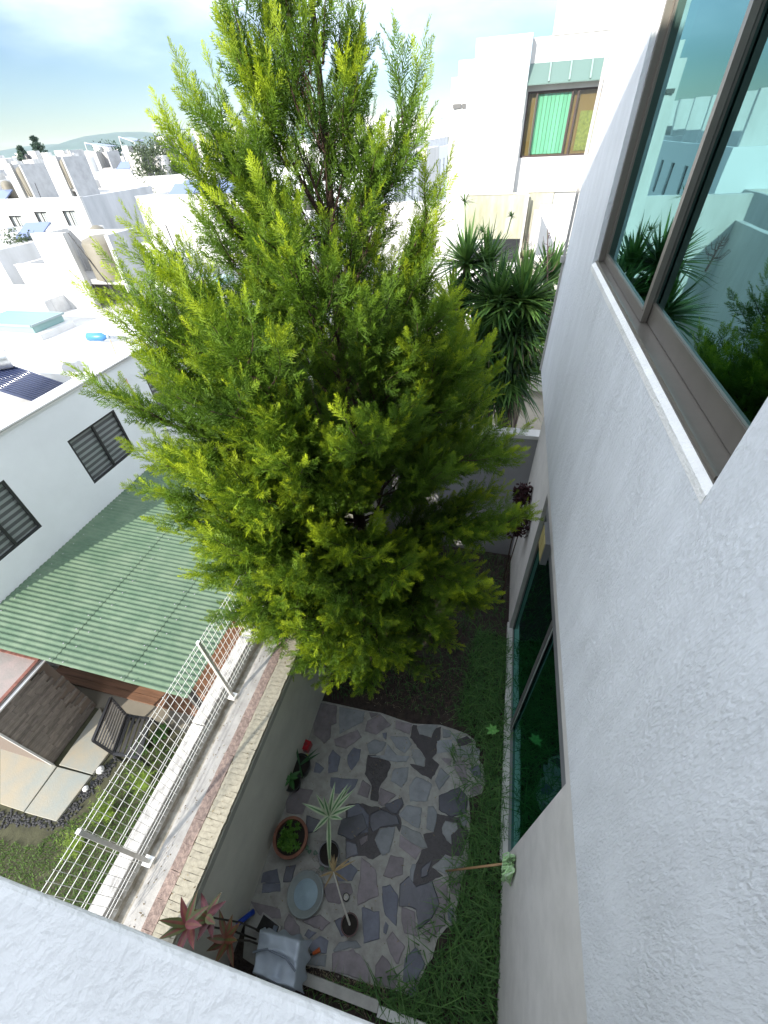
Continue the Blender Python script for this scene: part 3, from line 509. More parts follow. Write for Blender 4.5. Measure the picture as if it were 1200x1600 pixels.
# ------------------------------------------------------------------ neighbour's yard
nl = MB(); nl.box(-9.5, -3.39, -3.0, 2.0, -0.02, 0.0); nl.build('lawn_soil', mat('lawn_soil', (0.06, 0.06, 0.03), 0.95, 0.4, 5, 0.6, 30))
setp(bpy.data.objects['lawn_soil'], kind='structure')
LW = [(-3.4, -1.2), (-3.4, 1.75), (-5.4, 1.7), (-5.7, 0.5), (-6.2, -0.12), (-8.6, -0.34), (-8.2, -2.0), (-3.4, -2.0)]
v, f_, t = merge([blades(24000, LW, .025, .06, .0045, 1.3, tone=(.1, 1)), blades(2600, [(-3.4, -1), (-3.4, 1.9), (-4.6, 1.9), (-4.9, .2), (-5.2, -1)], .06, .16, .004, 1.2, tone=(0, .6))])
setp(np_obj('lawn', v, f_, LAWN, tone=t), 'patchy sunlit lawn behind the wire fence', 'grass', kind='stuff')
# feathery light-green plant beside the slab
def feather_plant(name, label, base, h, n, matn, seed, w=0.003, spread=0.7):
    rg = np.random.default_rng(seed); Vs = []; Fs = []; Ts = []; k = 0
    for i in range(n):
        a = rg.uniform(0, 2 * np.pi); l = h * rg.uniform(.6, 1); d = np.array([np.cos(a), np.sin(a), 0]) * spread * rg.uniform(.3, 1)
        for j in range(7):
            t = (j + 1) / 7; c0 = np.array([0, 0, 0]) + d * l * t ** 1.4 + np.array([0, 0, l * t * (1.1 - .45 * t)])
            for s in range(5):
                q = rg.normal(size=3); q /= np.linalg.norm(q); q[2] = abs(q[2]) * .5; e = c0 + q * .09 * (1.2 - t * .6); sd = np.cross(q, rg.normal(size=3)); sd = sd / np.linalg.norm(sd) * w
                Vs += [c0 - sd, c0 + sd, e]; Fs.append((k, k + 1, k + 2)); Ts.append(rg.uniform(.2, 1)); k += 3
    return np_obj(name, np.array(Vs) + np.array(base), np.array(Fs), matn, tone=Ts)
FERN = leaf_mat('feathery_green', (0.14, 0.22, 0.03), (0.30, 0.42, 0.07), 0.4)
for i, (bx, by, lab) in enumerate(((-5.25, .55, 'feathery bright green plant nearest the corner of the concrete slab'), (-4.95, 1.05, 'feathery bright green plant between the slatted bench and the wire fence'), (-5.45, 0.05, 'feathery yellow green plant at the lower end of the row by the lawn'))):
    o = feather_plant('feathery_plant', lab, (bx, by, 0), .55, 46, FERN, 30 + i); setp(o, lab, 'plant', 'feathery plants beside the concrete slab')
for i, (bx, by) in enumerate(((-5.35, 1.55), (-5.15, 1.85))):
    o = feather_plant('leafy_shrub', '', (bx, by, 0), .35, 30, GRASS, 50 + i, w=.012); setp(o, ('low dark leafy shrub at the foot of the slatted bench', 'low dark leafy shrub tucked under the green roof edge')[i], 'shrub')
slab = MB(); SL = [(-8.4, -0.10), (-6.05, -0.02 + .33), (-5.93, 1.25), (-6.05, 2.3), (-8.4, 2.6)]
b_ = thing('concrete_slab', 'pale stained concrete slab path below the stone clad block', 'paving', (-7, 1, 0))
SLM = mat('stained_concrete', (0.30, 0.265, 0.20), 0.85, 0, 1.8, 0.3, 40, col2=(0.235, 0.25, 0.23), rnd=0.05)
for p in ([(-8.255, 1.111), (-6.741, 0.934), (-6.731, 0.231), (-7.238, 0.225)], [(-6.709, 0.931), (-5.995, 0.951), (-6.066, 0.252), (-6.712, 0.227)], [(-6.711, 0.962), (-6.731, 2.014), (-5.939, 1.471), (-5.987, 0.974)], [(-9.4, .3), (-7.95, .3), (-7.9, -0.05), (-9.4, -0.12)]):
    m_ = MB(); m_.prism(p, 0.0, 0.06, bevel=0.008); m_.build('slab_panel', SLM, b_)
gv = MB()
for (x0, y0, x1, y1) in ((-8.3, -.17, -6.05, .24), (-6.0, .28, -5.75, 1.35)):
    for _ in range(420 if x0 < -8 else 260):
        t_ = random.random(); r0 = random.uniform(.012, .028); x = x0 + (x1 - x0) * t_ + random.gauss(0, .05); y = y0 + (y1 - y0) * t_ + random.gauss(0, .05)
        gv.lathe([(0, r0), (r0 * .8, r0 * .7), (r0, 0)], (x, y, 0.0), n=5)
setp(gv.build('black_gravel', mat('black_gravel', (0.035, 0.035, 0.038), 0.7, rnd=.3)), 'band of black gravel edging the concrete slab', 'gravel', kind='stuff')
for i, q in enumerate([(-5.898, 1.07, 0.05), (-5.95, 0.765, 0.04)]):
    m_ = MB(); r0 = .07 - .02 * i; m_.lathe([(0, r0 * .8), (r0 * .6, r0 * .7), (r0, r0 * .2), (r0 * .9, -0.03)], q, n=9); setp(m_.build('white_stone', WHITE), ('large white garden stone on the black gravel', 'smaller white garden stone on the black gravel')[i], 'stone')
# stone clad block with roof slab
blk = thing('storage_block', 'low storage block clad in thin grey brown stone strips with a pinkish roof', 'outbuilding', (-8, 1.5, 0))
m_ = MB(); m_.box(-11, -6.88, .93, 2.05, 0, 1.80); m_.build('wall', mat('block_core', (0.15, 0.12, 0.10), .9), blk)
STRIP = mat('stone_strip', (0.20, 0.175, 0.155), 0.85, 0.35, 30, 0.6, 60, rnd=0.30, stretch=(1, .3, 1))
rows = 30; cnt = 0
sm = []
for i in range(4):
    L = (.22, .30, .38, .28)[i]; q = MB(); q.box(0, .03, 0, L - .004, 0, .0565); o = q.build('stone_strip', STRIP, blk, local=True); sm.append((L, o.data)); bpy.data.objects.remove(o)
for rj in range(rows):
    y = .96 - random.uniform(0, .1)
    while y < 2.04 and cnt < 290:
        L, me = random.choice(sm); y_ = max(y, .955)
        if y_ + L > 2.06: break
        o = bpy.data.objects.new('stone_strip', me); COL.objects.link(o); o.parent = blk; o.location = Vector((-6.878 - random.uniform(0, .012), y_, .02 + rj * .059)) - ORG[blk.name]; cnt += 1; y = y_ + L
m_ = MB(); m_.box(-6.88, -6.83, .925, .955, 0, 1.82); m_.box(-6.88, -6.83, .956, 2.06, 1.801, 1.83); m_.build('white_trim', WHITE, blk)
m_ = MB(); m_.box(-11, -6.89, .98, 2.04, 1.801, 1.87); m_.build('roof_slab', mat('pinkish_screed', (0.27, 0.22, 0.205), .9, 0, 2.5, .4, 30, col2=(0.20, .19, .175)), blk)
m_ = MB(); m_.box(-11, -6.885, 1.99, 2.05, 1.872, 1.90); m_.box(-6.95, -6.885, .98, 1.989, 1.872, 1.885); m_.build('red_border', mat('red_waterproofing', (0.20, 0.08, 0.06), .9, 0.5, 10), blk)
# patio roof : corrugated green sheets
roof = thing('green_patio_roof', 'green corrugated metal roof over the neighbour patio', 'roof', (-6, 4.5, 0))
GREENM = mat('green_corrugated_sheet', (0.075, 0.125, 0.078), 0.6, 0, 2.6, col2=(0.115, 0.165, 0.108), rnd=0.05, spec=.3)
def corr(x0, x1, y0, y1, z0_, z1_):
    V = []; F = []; pitch = .095; n = int((y1 - y0) / pitch * 8)
    for i in range(n + 1):
        y = y0 + (y1 - y0) * i / n; dz = .0085 * math.cos(2 * math.pi * y / pitch); 
        V.append((x0, y, z0_ + dz)); V.append((x1, y, z1_ + dz))
        if i: F.append((2 * i - 2, 2 * i - 1, 2 * i + 1, 2 * i))
    return V, F
xs = [-8.29, -6.40, -5.02, -3.88]
zr = lambda x: 2.17 - (x + 8.3) * 0.030
for j in range(7):
    y0 = 1.965 + j * .84
    for i in range(3):
        V, F = corr(xs[i] - (.06 if i else 0), xs[i + 1], y0 - .01, y0 + .87, zr(xs[i]) - .004 * i + .003 * (j % 2), zr(xs[i + 1]) + .004 - .004 * i + .003 * (j % 2))
        m_ = MB(); m_.add(V, F); o = m_.build('roof_sheet', GREENM, roof, smooth=False)
        sd = o.modifiers.new('thickness', 'SOLIDIFY'); sd.thickness = .003
m_ = MB()
for x in (-8.2, -6.1, -4.0): m_.box(x - .04, x + .04, 1.98, 7.8, zr(x) - .12, zr(x) - .035)
m_.build('beams', mat('dark_steel_beam', (0.05, .05, .05), .6), roof)
for y_ in (2.1, 4.9, 7.6):
    m_ = MB(); m_.box(-4.05, -3.95, y_ - .05, y_ + .05, 0, zr(-4) - .12); m_.build('post', mat('dark_steel_beam', (0.05, .05, .05), .6), roof)
sc = MB()
for i_, x in enumerate((-8.1, -6.46, -6.2, -5.08, -4.85, -4.0)):
    y = 2.0
    while y < 7.8: sc.lathe([(.012, 0), (.012, .006), (0, .009)], (x, round(y / .095) * .095, zr(x) + .012), n=6); y += .285
sc.build('roof_screws', mat('zinc_screw', (.35, .36, .35), .5, metal=.5), roof)['kind'] = 'stuff'
# wooden deck under it
dk = thing('wooden_deck', 'brown timber deck under the green patio roof', 'deck', (-6, 4, 0))
WOODS = mat('brown_deck_board', (0.20, 0.10, 0.055), 0.7, 0.45, 8, .3, 40, rnd=.3, stretch=(.15, 3, 1))
m_ = MB(); m_.box(-8.28, -3.95, 0, .135, 0, .04)
y = 2.3; me = None
while y < 7.7:
    if me is None:
        m_ = MB(); m_.box(-8.28, -3.45, 0, .135, 0, .05); o = m_.build('deck_board', WOODS, dk, local=True); me = o.data
    else: o = bpy.data.objects.new('deck_board', me); COL.objects.link(o); o.parent = dk
    o.location = Vector((0, y, 0)) - ORG[dk.name]; y += .14
bs = MB(); bs.box(-3.9, -3.39, 1.2, 7.8, 0, .02); bs.build('bare_soil_strip', mat('red_brown_soil', (0.16, .085, .06), .95, .5, 6, .8, 30)); setp(bpy.data.objects['bare_soil_strip'], kind='structure')
# slatted black bench
bn = thing('slatted_bench', 'black metal bench with a slatted back standing on the concrete slab', 'bench', (-6, 1.7, 0))
A_, B_, C_, D_ = [Vector(p) for p in [(-6.055, 2.029, 0.8), (-5.828, 1.324, 0.8), (-5.594, 1.288, 0.42), (-5.814, 1.91, 0.42)]]
m_ = MB()
for a, b in ((A_, B_), (B_, C_), (C_, D_), (D_, A_)): m_.bar(a, b, .045, .035)
m_.build('back_frame', BLACK_METAL, bn)
for i in range(8):
    t_ = (i + .8) / 8.6; m_ = MB(); m_.bar(A_.lerp(D_, t_) + Vector((0, 0, .0)), B_.lerp(C_, t_), .034, .014); m_.build('slat', mat('grey_slat', (.16, .15, .14), .6), bn)
off = Vector((.50, .05, .0))
m_ = MB()
for a, b in ((C_, C_ + off), (D_, D_ + off), (C_ + off, D_ + off)): m_.bar(a, b, .04)
for p in (C_, D_, C_ + off, D_ + off): m_.bar(p, (p.x, p.y, .02), .04)
m_.build('seat_frame', BLACK_METAL, bn)
for i in range(5):
    t_ = (i + .7) / 5.3; m_ = MB(); m_.bar(C_ + off * t_, D_ + off * t_, .06, .015); m_.build('seat_slat', mat('dark_slat', (.035, .033, .032), .6), bn)

# ------------------------------------------------------------------ left house and its windows
BLIND = mat('striped_blind', (0.30, 0.31, 0.31), .8)
def window_x(parent, X, y0, y1, z0, z1, face=1, mull=(.5,), blind=True, fm=None, gm=None, bars=0, stripes=9):
    """window in a wall whose outer face is the plane x = X, facing +x (face=1) ; sits 4 cm back"""
    fm = fm or BLACK_METAL; gm = gm or GLASS_FAR; s = .045; xi = X - .05 * face; q = MB()
    xa, xb = sorted((xi, xi + .04 * face))
    q.box(xa, xb, y0, y1, z0, z0 + s); q.box(xa, xb, y0, y1, z1 - s, z1); q.box(xa, xb, y0, y0 + s, z0 + s, z1 - s); q.box(xa, xb, y1 - s, y1, z0 + s, z1 - s)
    for m in mull: ym = y0 + (y1 - y0) * m; q.box(xa - .001, xb + .001, ym - s / 2, ym + s / 2, z0 + s, z1 - s)
    fr = q.build('window', fm, parent)
    ms = [0] + list(mull) + [1]
    for a, b in zip(ms[:-1], ms[1:]):
        p = MB(); p.box(xi + .012 * face - .002, xi + .012 * face + .002, y0 + (y1 - y0) * a + .03, y0 + (y1 - y0) * b - .03, z0 + .03, z1 - .03); p.build('pane', gm, fr)
    if blind:
        xb_ = xi - .014 * face; n = stripes; h = (z1 - z0) / n
        for i in range(n):
            p = MB(); p.box(xb_ - .003, xb_ + .003, y0 + .02, y1 - .02, z0 + i * h + .01, z0 + i * h + h * .52); p.build('blind_band', BLIND, fr)
        p = MB(); p.box(xb_ - .02, xb_ - .016, y0 + .01, y1 - .01, z0 + .01, z1 - .01); p.build('blind_sheer', mat('dark_sheer', (.12, .12, .125), .9), fr)
    return fr
def window_y(parent, Y, x0, x1, z0, z1, mull=(.5,), fm=None, gm=None, transom=None, back=None):
    """window in a wall whose outer face is y = Y, facing -y"""
    fm = fm or BLACK_METAL; gm = gm or GLASS_FAR; s = .05; ya, yb = Y + .03, Y + .08; q = MB()
    q.box(x0, x1, ya, yb, z0, z0 + s); q.box(x0, x1, ya, yb, z1 - s, z1); q.box(x0, x0 + s, ya, yb, z0 + s, z1 - s); q.box(x1 - s, x1, ya, yb, z0 + s, z1 - s)
    for m in mull: xm = x0 + (x1 - x0) * m; q.box(xm - s / 2, xm + s / 2, ya - .001, yb + .001, z0 + s, z1 - s)
    if transom: zm = z0 + (z1 - z0) * transom; q.box(x0 + s, x1 - s, ya + .003, yb - .003, zm - s / 2, zm + s / 2)
    fr = q.build('window', fm, parent)
    ms = [0] + list(mull) + [1]
    for a, b in zip(ms[:-1], ms[1:]):
        p = MB(); p.box(x0 + (x1 - x0) * a + .03, x0 + (x1 - x0) * b - .03, Y + .058, Y + .063, z0 + .03, z1 - .03); p.build('pane', gm, fr)
    p = MB(); p.box(x0, x1, Y + .2, Y + .22, z0, z1); p.build('blind', back or mat('pale_curtain', (.55, .57, .56), .9), fr)
    return fr
lh = thing('left_house', 'white two storey house at left with dark framed windows above the green roof', 'house', (-12, 7, 0))
HW = [(3.02, 4.12, 2.80, 3.98), (5.53, 6.90, 2.78, 3.90), (8.14, 9.35, 3.04, 4.20)]
m_ = MB(); wall_holes(m_, 'x', -8.55, -8.30, 2.55, 14.0, 0, 4.72, HW); m_.box(-22, -8.551, 2.55, 2.80, 0, 4.66); m_.box(-22, -21.75, 2.81, 14, 0, 4.66); m_.box(-21.74, -8.551, 13.75, 14, 0, 4.60)
m_.build('wall', mat('pale_blue_white_wall', (0.68, 0.71, 0.73), .85, .07, .9, .3, 30), lh)
m_ = MB(); m_.box(-21.74, -8.56, 2.81, 13.74, 4.2, 4.42); m_.build('roof_deck', WHITE_ROOF, lh)
m_ = MB(); m_.box(-8.30, -8.27, 2.55, 14, 4.66, 4.70); m_.box(-8.62, -8.24, 2.50, 14.05, 4.721, 4.75); m_.build('parapet_cap', WHITE, lh)
for hw in HW: window_x(lh, -8.30, *hw, mull=(.5,))
m_ = MB(); m_.box(-12, -8.8, 2.9, 13, 2.2, 2.3); m_.build('floor_slab', DARK_ROOM, lh)
# things on its roof
RZ = 4.421
sh = thing('solar_water_heater', 'solar water heater with dark glass tubes and silver tank on the near roof', 'solar heater', (-10.8, 7, RZ))
ta, tb = Vector((-12.4, 7.35, RZ + 1.02)), Vector((-11.3, 7.62, RZ + 1.0))
Pt = [Vector(p) for p in [(-12.152, 7.576, 5.15), (-9.472, 6.248, 5.15), (-8.659, 6.434, 4.62), (-8.64, 5.694, 4.62)]]
m_ = MB(); T0 = Vector((-10.306, 5.737, 5.25)); T1 = Vector((-9.692, 6.399, 5.25))
m_.tube([T0, T0.lerp(T1, .03), T0.lerp(T1, .97), T1], [.14, .21, .21, .12], n=20); m_.build('tank', mat('brushed_steel', (.72, .73, .74), .35, metal=.8), sh, smooth=True)
U0 = Vector((-10.262, 5.68, 5.08)); U1 = Vector((-9.768, 6.343, 5.08)); W0 = Vector((-9.002, 5.94, 4.52)); W1 = Vector((-8.973, 6.691, 4.52))
for i in range(13):
    t_ = i / 12; m_ = MB(); m_.tube([U0.lerp(U1, t_), W0.lerp(W1, t_)], .032, n=8); m_.build('glass_tube', mat('dark_glass_tube', (.03, .04, .09), .15, spec=.8), sh, smooth=True)
m_ = MB(); m_.bar(W0 + (W0 - W1) * .05, W1 + (W1 - W0) * .05, .06, .04); m_.bar(W0, U0, .04); m_.bar(W1, U1, .04)
for p in (U0, U1, W0, W1): m_.bar(p, (p.x, p.y, RZ), .035)
m_.build('stand', GALV, sh)
sk = thing('skylight', 'square pale blue glass skylight on a low white curb on the near roof', 'skylight', (-13.3, 10, RZ))
m_ = MB(); m_.box(-14.7, -12.35, 9.25, 10.45, RZ, RZ + .16); m_.build('curb', WHITE, sk)
m_ = MB(); m_.box(-14.65, -12.6, 9.35, 10.40, RZ + .161, RZ + .36); m_.build('glazed_side', mat('pale_green_glazing', (.22, .36, .35), .2), sk)
m_ = MB(); m_.box(-14.68, -12.57, 9.32, 10.43, RZ + .361, RZ + .385); m_.build('glass_top', mat('pale_blue_glazing', (.13, .29, .32), .12, spec=.8), sk)
m_ = MB()
for a, b in (((-14.7, 9.30), (-12.55, 9.30)), ((-12.55, 9.30), (-12.55, 10.45)), ((-14.7, 10.45), (-12.55, 10.45))): m_.bar((a[0], a[1], RZ + .37), (b[0], b[1], RZ + .37), .05)
m_.build('frame', mat('grey_blue_frame', (.25, .32, .33), .5), sk)
for i, (x0, x1, y0, y1, h_) in enumerate(((-11.7, -9.4, 7.45, 7.62, .28), (-11.2, -9.0, 7.0, 7.15, .2))):
    m_ = MB(); m_.box(x0, x1, y0, y1, RZ, RZ + h_); setp(m_.build('roof_curb', WHITE), ('longer white masonry curb on the near roof beside the skylight', 'shorter white masonry curb near the roof edge and glass tubes')[i], 'curb')
m_ = MB(); m_.box(-17.2, -14.0, 11.2, 11.45, RZ, RZ + .45); m_.box(-15.0, -14.0, 11.46, 12.3, RZ, RZ + .45); setp(m_.build('roof_upstand', mat('greyish_white', (.62, .62, .62), .85, .2, 3)), 'low grey white roof upstand with a drain beyond the skylight', 'upstand')
def drum(name, label, c, r, h_, mat_, axis=None, cat='tank'):
    t_ = thing(name, label, cat, c)
    if axis is None:
        m_ = MB(); m_.lathe([(r * .98, 0), (r, .02 * h_), (r, .8 * h_), (r * .93, .9 * h_), (r * .55, .96 * h_), (r * .35, .97 * h_)], c, n=24); m_.build('body', mat_, t_, smooth=True)
        m_ = MB(); m_.lathe([(r * .36, .965 * h_), (r * .36, 1.02 * h_), (0, 1.03 * h_)], c, n=18); m_.build('lid', mat_, t_)
        m_ = MB()
        for k in (.25, .5, .75): m_.lathe([(r, k * h_ - .012), (r * 1.02, k * h_), (r, k * h_ + .012)], c, n=24)
        m_.build('ribs', mat_, t_, smooth=True)
    return t_
BEIGE = mat('beige_tank_plastic', (.17, .155, .12), .6, .1, 3)
# roof tower prototype : slab wall, water tank on a shelf, side wall
def tower(x, y, z0, w, d, h_, label, tank=True, side='r', tm=WHITE_DIRTY, group='rooftop water tank towers', panel=False):
    t_ = thing('tank_tower', label, 'water tower', (x, y, z0), group)
    m_ = MB(); m_.box(x, x + w * .44, y, y + .18, z0, z0 + h_); m_.box(x, x + .15, y + .181, y + d, z0, z0 + h_ * .98); m_.build('front_wall', tm, t_)
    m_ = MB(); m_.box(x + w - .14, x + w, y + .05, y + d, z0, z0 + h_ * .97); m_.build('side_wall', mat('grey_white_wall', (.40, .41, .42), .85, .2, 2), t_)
    m_ = MB(); m_.box(x + .151, x + w - .141, y + .19, y + d, z0 + h_ * .34, z0 + h_ * .40); m_.box(x + .151, x + w - .141, y + d + .001, y + d + .12, z0, z0 + h_ * .95); m_.build('shelf', mat('grey_shelf', (.48, .47, .45), .85), t_)
    if tank:
        r = w * .205; c_ = (x + w * .44 + (w * .56 - .14) / 2, y + r + .02, z0 + h_ * .402)
        m_ = MB(); m_.lathe([(r, 0), (r, h_ * .44), (r * .9, h_ * .49), (r * .4, h_ * .53), (0, h_ * .535)], c_, n=20); m_.build('water_tank', BEIGE, t_, smooth=True)
        m_ = MB(); m_.tube([(x + w * .5, y + .05, z0 + h_), (x + w * .62, y + .02, z0 + h_ * .7), (x + w * .72, y + .02, z0 + h_ * .42), (x + w * .8, y + .0, z0 + h_ * .2), (x + w * .85, y - .02, z0)], .018, n=5)
        m_.build('pipe', BLACK_METAL, t_)
    if panel:
        m_ = MB(); m_.obox((x + w * .55, y + d * .5, z0 + h_ + .55), (w * .5, 0, -.18), (0, d * .45, 0), (.01, 0, .03)); m_.build('solar_panel', mat('grey_blue_panel', (.28, .32, .36), .3, spec=.8), t_)
        m_ = MB(); m_.bar((x, y + .1, z0 + h_), (x + .05, y + .1, z0 + h_ + .85), .05); m_.bar((x + .05, y + .1, z0 + h_ + .85), (x + w, y + .1, z0 + h_ + .3), .05); m_.bar((x + w, y + .1, z0 + h_), (x + w, y + .1, z0 + h_ + .3), .05); m_.build('stand', WHITE, t_)
    return t_
T1t = tower(-14.1, 12.0, RZ, 2.75, 1.3, 2.13, 'nearest roof tower, streaked white, holding a beige water tank with a black hose')
bb = thing('blue_bottle', 'small blue plastic bottle lying at the top of a thin pole on the near roof', 'bottle', (-10.386, 9.204, 4.62))
p = Vector((-10.386, 9.204, 4.62)); m_ = MB(); m_.tube([p + Vector((-.26, 0, 0)), p + Vector((-.24, 0, 0)), p + Vector((.16, .05, 0)), p + Vector((.22, .06, 0)), p + Vector((.30, .07, 0))], [.08, .105, .105, .07, .035], n=14); m_.build('body', mat('light_blue_plastic', (.05, .19, .42), .35), bb, smooth=True)
m_ = MB(); m_.tube([p + Vector((.30, .07, 0)), p + Vector((.36, .08, 0))], .045, n=10); m_.build('cap', mat('blue_cap', (.2, .25, .3), .5), bb)
pl = MB(); pl.tube([(-9.564, 8.836, 4.72), (-8.15, 7.448, 4.27), (-8.12, 7.508, 3.444)], .014, n=6); setp(pl.build('thin_pole', mat('rusty_pole', (.38, .25, .17), .7)), 'thin rusty pole leaning from the roof edge down the left house wall', 'pole')
m_ = MB(); m_.lathe([(.9, 0), (.86, .18), (.6, .34), (.25, .42), (0, .44)], (-10.4, 10.6, RZ), n=24); setp(m_.build('roof_dome', WHITE, smooth=True), 'low white plastered dome on the near roof behind the blue bottle', 'dome')
aw = thing('roof_aerial', 'pair of thin dark aerial rods standing behind the near roof', 'aerial', (-10.3, 13, RZ))
for a, b in (((-10.1, 13.2, RZ), (-10.6, 13.2, 6.35)), ((-10.0, 13.3, RZ), (-10.25, 13.3, 6.55))):
    m_ = MB(); m_.tube([a, b], .018, n=5); m_.build('rod', BLACK_METAL, aw)
sh2 = thing('horizontal_solar_tank', 'white horizontal hot water tank lying on the roof behind the tree branches', 'solar heater', (-9.6, 12.8, RZ))
m_ = MB(); m_.tube([(-10.6, 12.4, RZ + .55), (-10.55, 12.4, RZ + .55), (-8.9, 12.9, RZ + .55), (-8.85, 12.9, RZ + .55)], [.15, .27, .27, .15], n=18); m_.build('tank', WHITE, sh2, smooth=True)
m_ = MB(); m_.bar((-10.2, 12.5, RZ), (-10.2, 12.5, RZ + .35), .06); m_.bar((-9.2, 12.8, RZ), (-9.2, 12.8, RZ + .35), .06); m_.build('stand', GALV, sh2)
m_ = MB(); m_.box(-10.9, -9.6, 14.5, 15.3, 4.6, 4.75); setp(m_.build('blue_skylight', mat('pale_blue_glazing', (.3, .5, .52), .12)), 'flat pale blue skylight half hidden behind the branches left of the tree', 'skylight')

# ------------------------------------------------------------------ houses beyond
def clutter(parent, x0, x1, y0, y1, z_, n, rg_):
    for _ in range(n):
        x = rg_.uniform(x0, x1); y = rg_.uniform(y0, y1); k = rg_.random()
        if k < .35:
            r = rg_.uniform(.35, .5); m_ = MB(); m_.lathe([(r, 0), (r, 1.0), (r * .8, 1.15), (r * .35, 1.25), (0, 1.26)], (x, y, z_), n=12); m_.build('water_tank', rg_.choice([BEIGE, BLACK_METAL, WHITE]), parent, smooth=True)
        elif k < .6: m_ = MB(); m_.box(x, x + rg_.uniform(.8, 1.8), y, y + .8, z_, z_ + rg_.uniform(.25, .7)); m_.build('roof_box', rg_.choice([WHITE, GREY_PLASTER, CONCRETE]), parent)
        elif k < .8: m_ = MB(); m_.obox((x, y, z_ + .4), (.9, 0, 0), (0, .6, .3), (0, -.02, .03)); m_.build('solar_panel', mat('grey_blue_panel', (.10, .14, .26), .3, spec=.8), parent)
        else: m_ = MB(); m_.tube([(x, y, z_), (x + .1, y, z_ + rg_.uniform(1, 2))], .03, n=4); m_.build('aerial', BLACK_METAL, parent)
def block_house(label, x0, x1, y0, y1, zt, wins=(), tm=None, side_m=None, sidewins=(), z0=0.0, roofcurb=True, group='white houses beyond the near roof'):
    t_ = thing('white_house', label, 'house', ((x0 + x1) / 2, (y0 + y1) / 2, z0), group)
    m_ = MB(); wall_holes(m_, 'y', y0, y0 + .2, x0, x1, z0, zt, [tuple(q[:4]) for q in wins])
    m_.box(x0, x0 + .2, y0 + .201, y1, z0, zt); m_.box(x0 + .201, x1 - .201, y1 - .2, y1, z0, zt)
    if side_m is None: wall_holes(m_, 'x', x1 - .2, x1, y0 + .201, y1, z0, zt, [tuple(q) for q in sidewins])
    m_.build('wall', tm or WHITE, t_)
    if side_m is not None:
        m2 = MB(); wall_holes(m2, 'x', x1 - .2, x1, y0 + .201, y1, z0, zt, [tuple(q) for q in sidewins]); m2.build('side_wall', side_m, t_)
    m_ = MB(); m_.box(x0 + .2, x1 - .2, y0 + .2, y1 - .2, zt - .35, zt - .25); m_.build('roof', WHITE_ROOF, t_)
    clutter(t_, x0 + 1, x1 - 2, y0 + .6, y1 - 1.5, zt - .25, int((x1 - x0) / 2.6), random.Random(int(abs(x0) * 10)))
    m_ = MB(); m_.box(x0 - .03, x1 + .03, y0 - .03, y0 + .23, zt + .001, zt + .04); m_.build('parapet_cap', GREY_PLASTER if int(abs(x0)) % 2 else WHITE, t_)
    for q in wins: window_y(t_, y0, *q[:4], mull=(.5,), transom=(q[4] if len(q) > 4 else None))
    for q in sidewins: window_x(t_, x1, *q, blind=False, mull=(.5,))
    if sidewins:
        m_ = MB(); m_.box(x1 - .6, x1 - .5, y0 + .4, y1 - .4, z0, zt - .4); m_.build('interior', DARK_ROOM, t_)
    return t_
hwins = [(-36.32, -35.28, 3.93, 5.06, 0.4), (-33.78, -32.81, 4.19, 5.26, 0.35), (-31.23, -30.26, 4.29, 5.29), (-38.72, -37.98, 3.66, 4.86), (-41.39, -40.78, 3.42, 4.6)]
hwins = [(q[0] - .1, q[1] + .05, q[2], q[3]) + tuple(q[4:]) for q in hwins]
hwins2 = []
for q in sorted(hwins):
    if not hwins2 or q[0] > hwins2[-1][1] + .1: hwins2.append(q)
block_house('white row house with a line of dark framed windows and a long grey side wall', -62, -29.3, 30, 37.8, 6.0, hwins2, side_m=mat('light_grey_side_wall', (.50, .52, .54), .9, 0, .8, .2, 20, col2=(.38, .40, .42), stretch=(1, 1, .3)))
block_house('plain white wall house directly left of the tree, lower than its neighbours', -23.6, -15.2, 28.6, 36, 6.05, ())
block_house('white house behind the branches at mid height left of the trunk', -15.0, -10.4, 25, 33, 5.2, [(-14, -12.6, 3.2, 4.3)])
block_house('low white house behind the left house with a small pale blue skylight', -22.4, -14.4, 17.5, 23, 4.5, ())
block_house('white walled patio block at far left below the row of windows', -40, -24.5, 18.5, 26, 4.9, [(-28.6, -27.0, 2.7, 4.0)])
gp = MB(); gp.box(-28, -22.2, 15.5, 15.7, 0, 4.5); setp(gp.build('patio_wall', mat('blue_white_patio', (.68, .74, .76), .85)), 'pale blue white patio wall at the left edge below the windows', 'wall')
gp = MB(); gp.box(-22.0, -18.0, 17.0, 17.2, 0, 3.6); gp.box(-18.2, -18, 15, 16.99, 0, 3.6); setp(gp.build('ochre_wall', mat('ochre_wall', (.55, .45, .33), .9, .3, 2)), 'weathered ochre patio wall beside the nearest roof tower', 'wall')
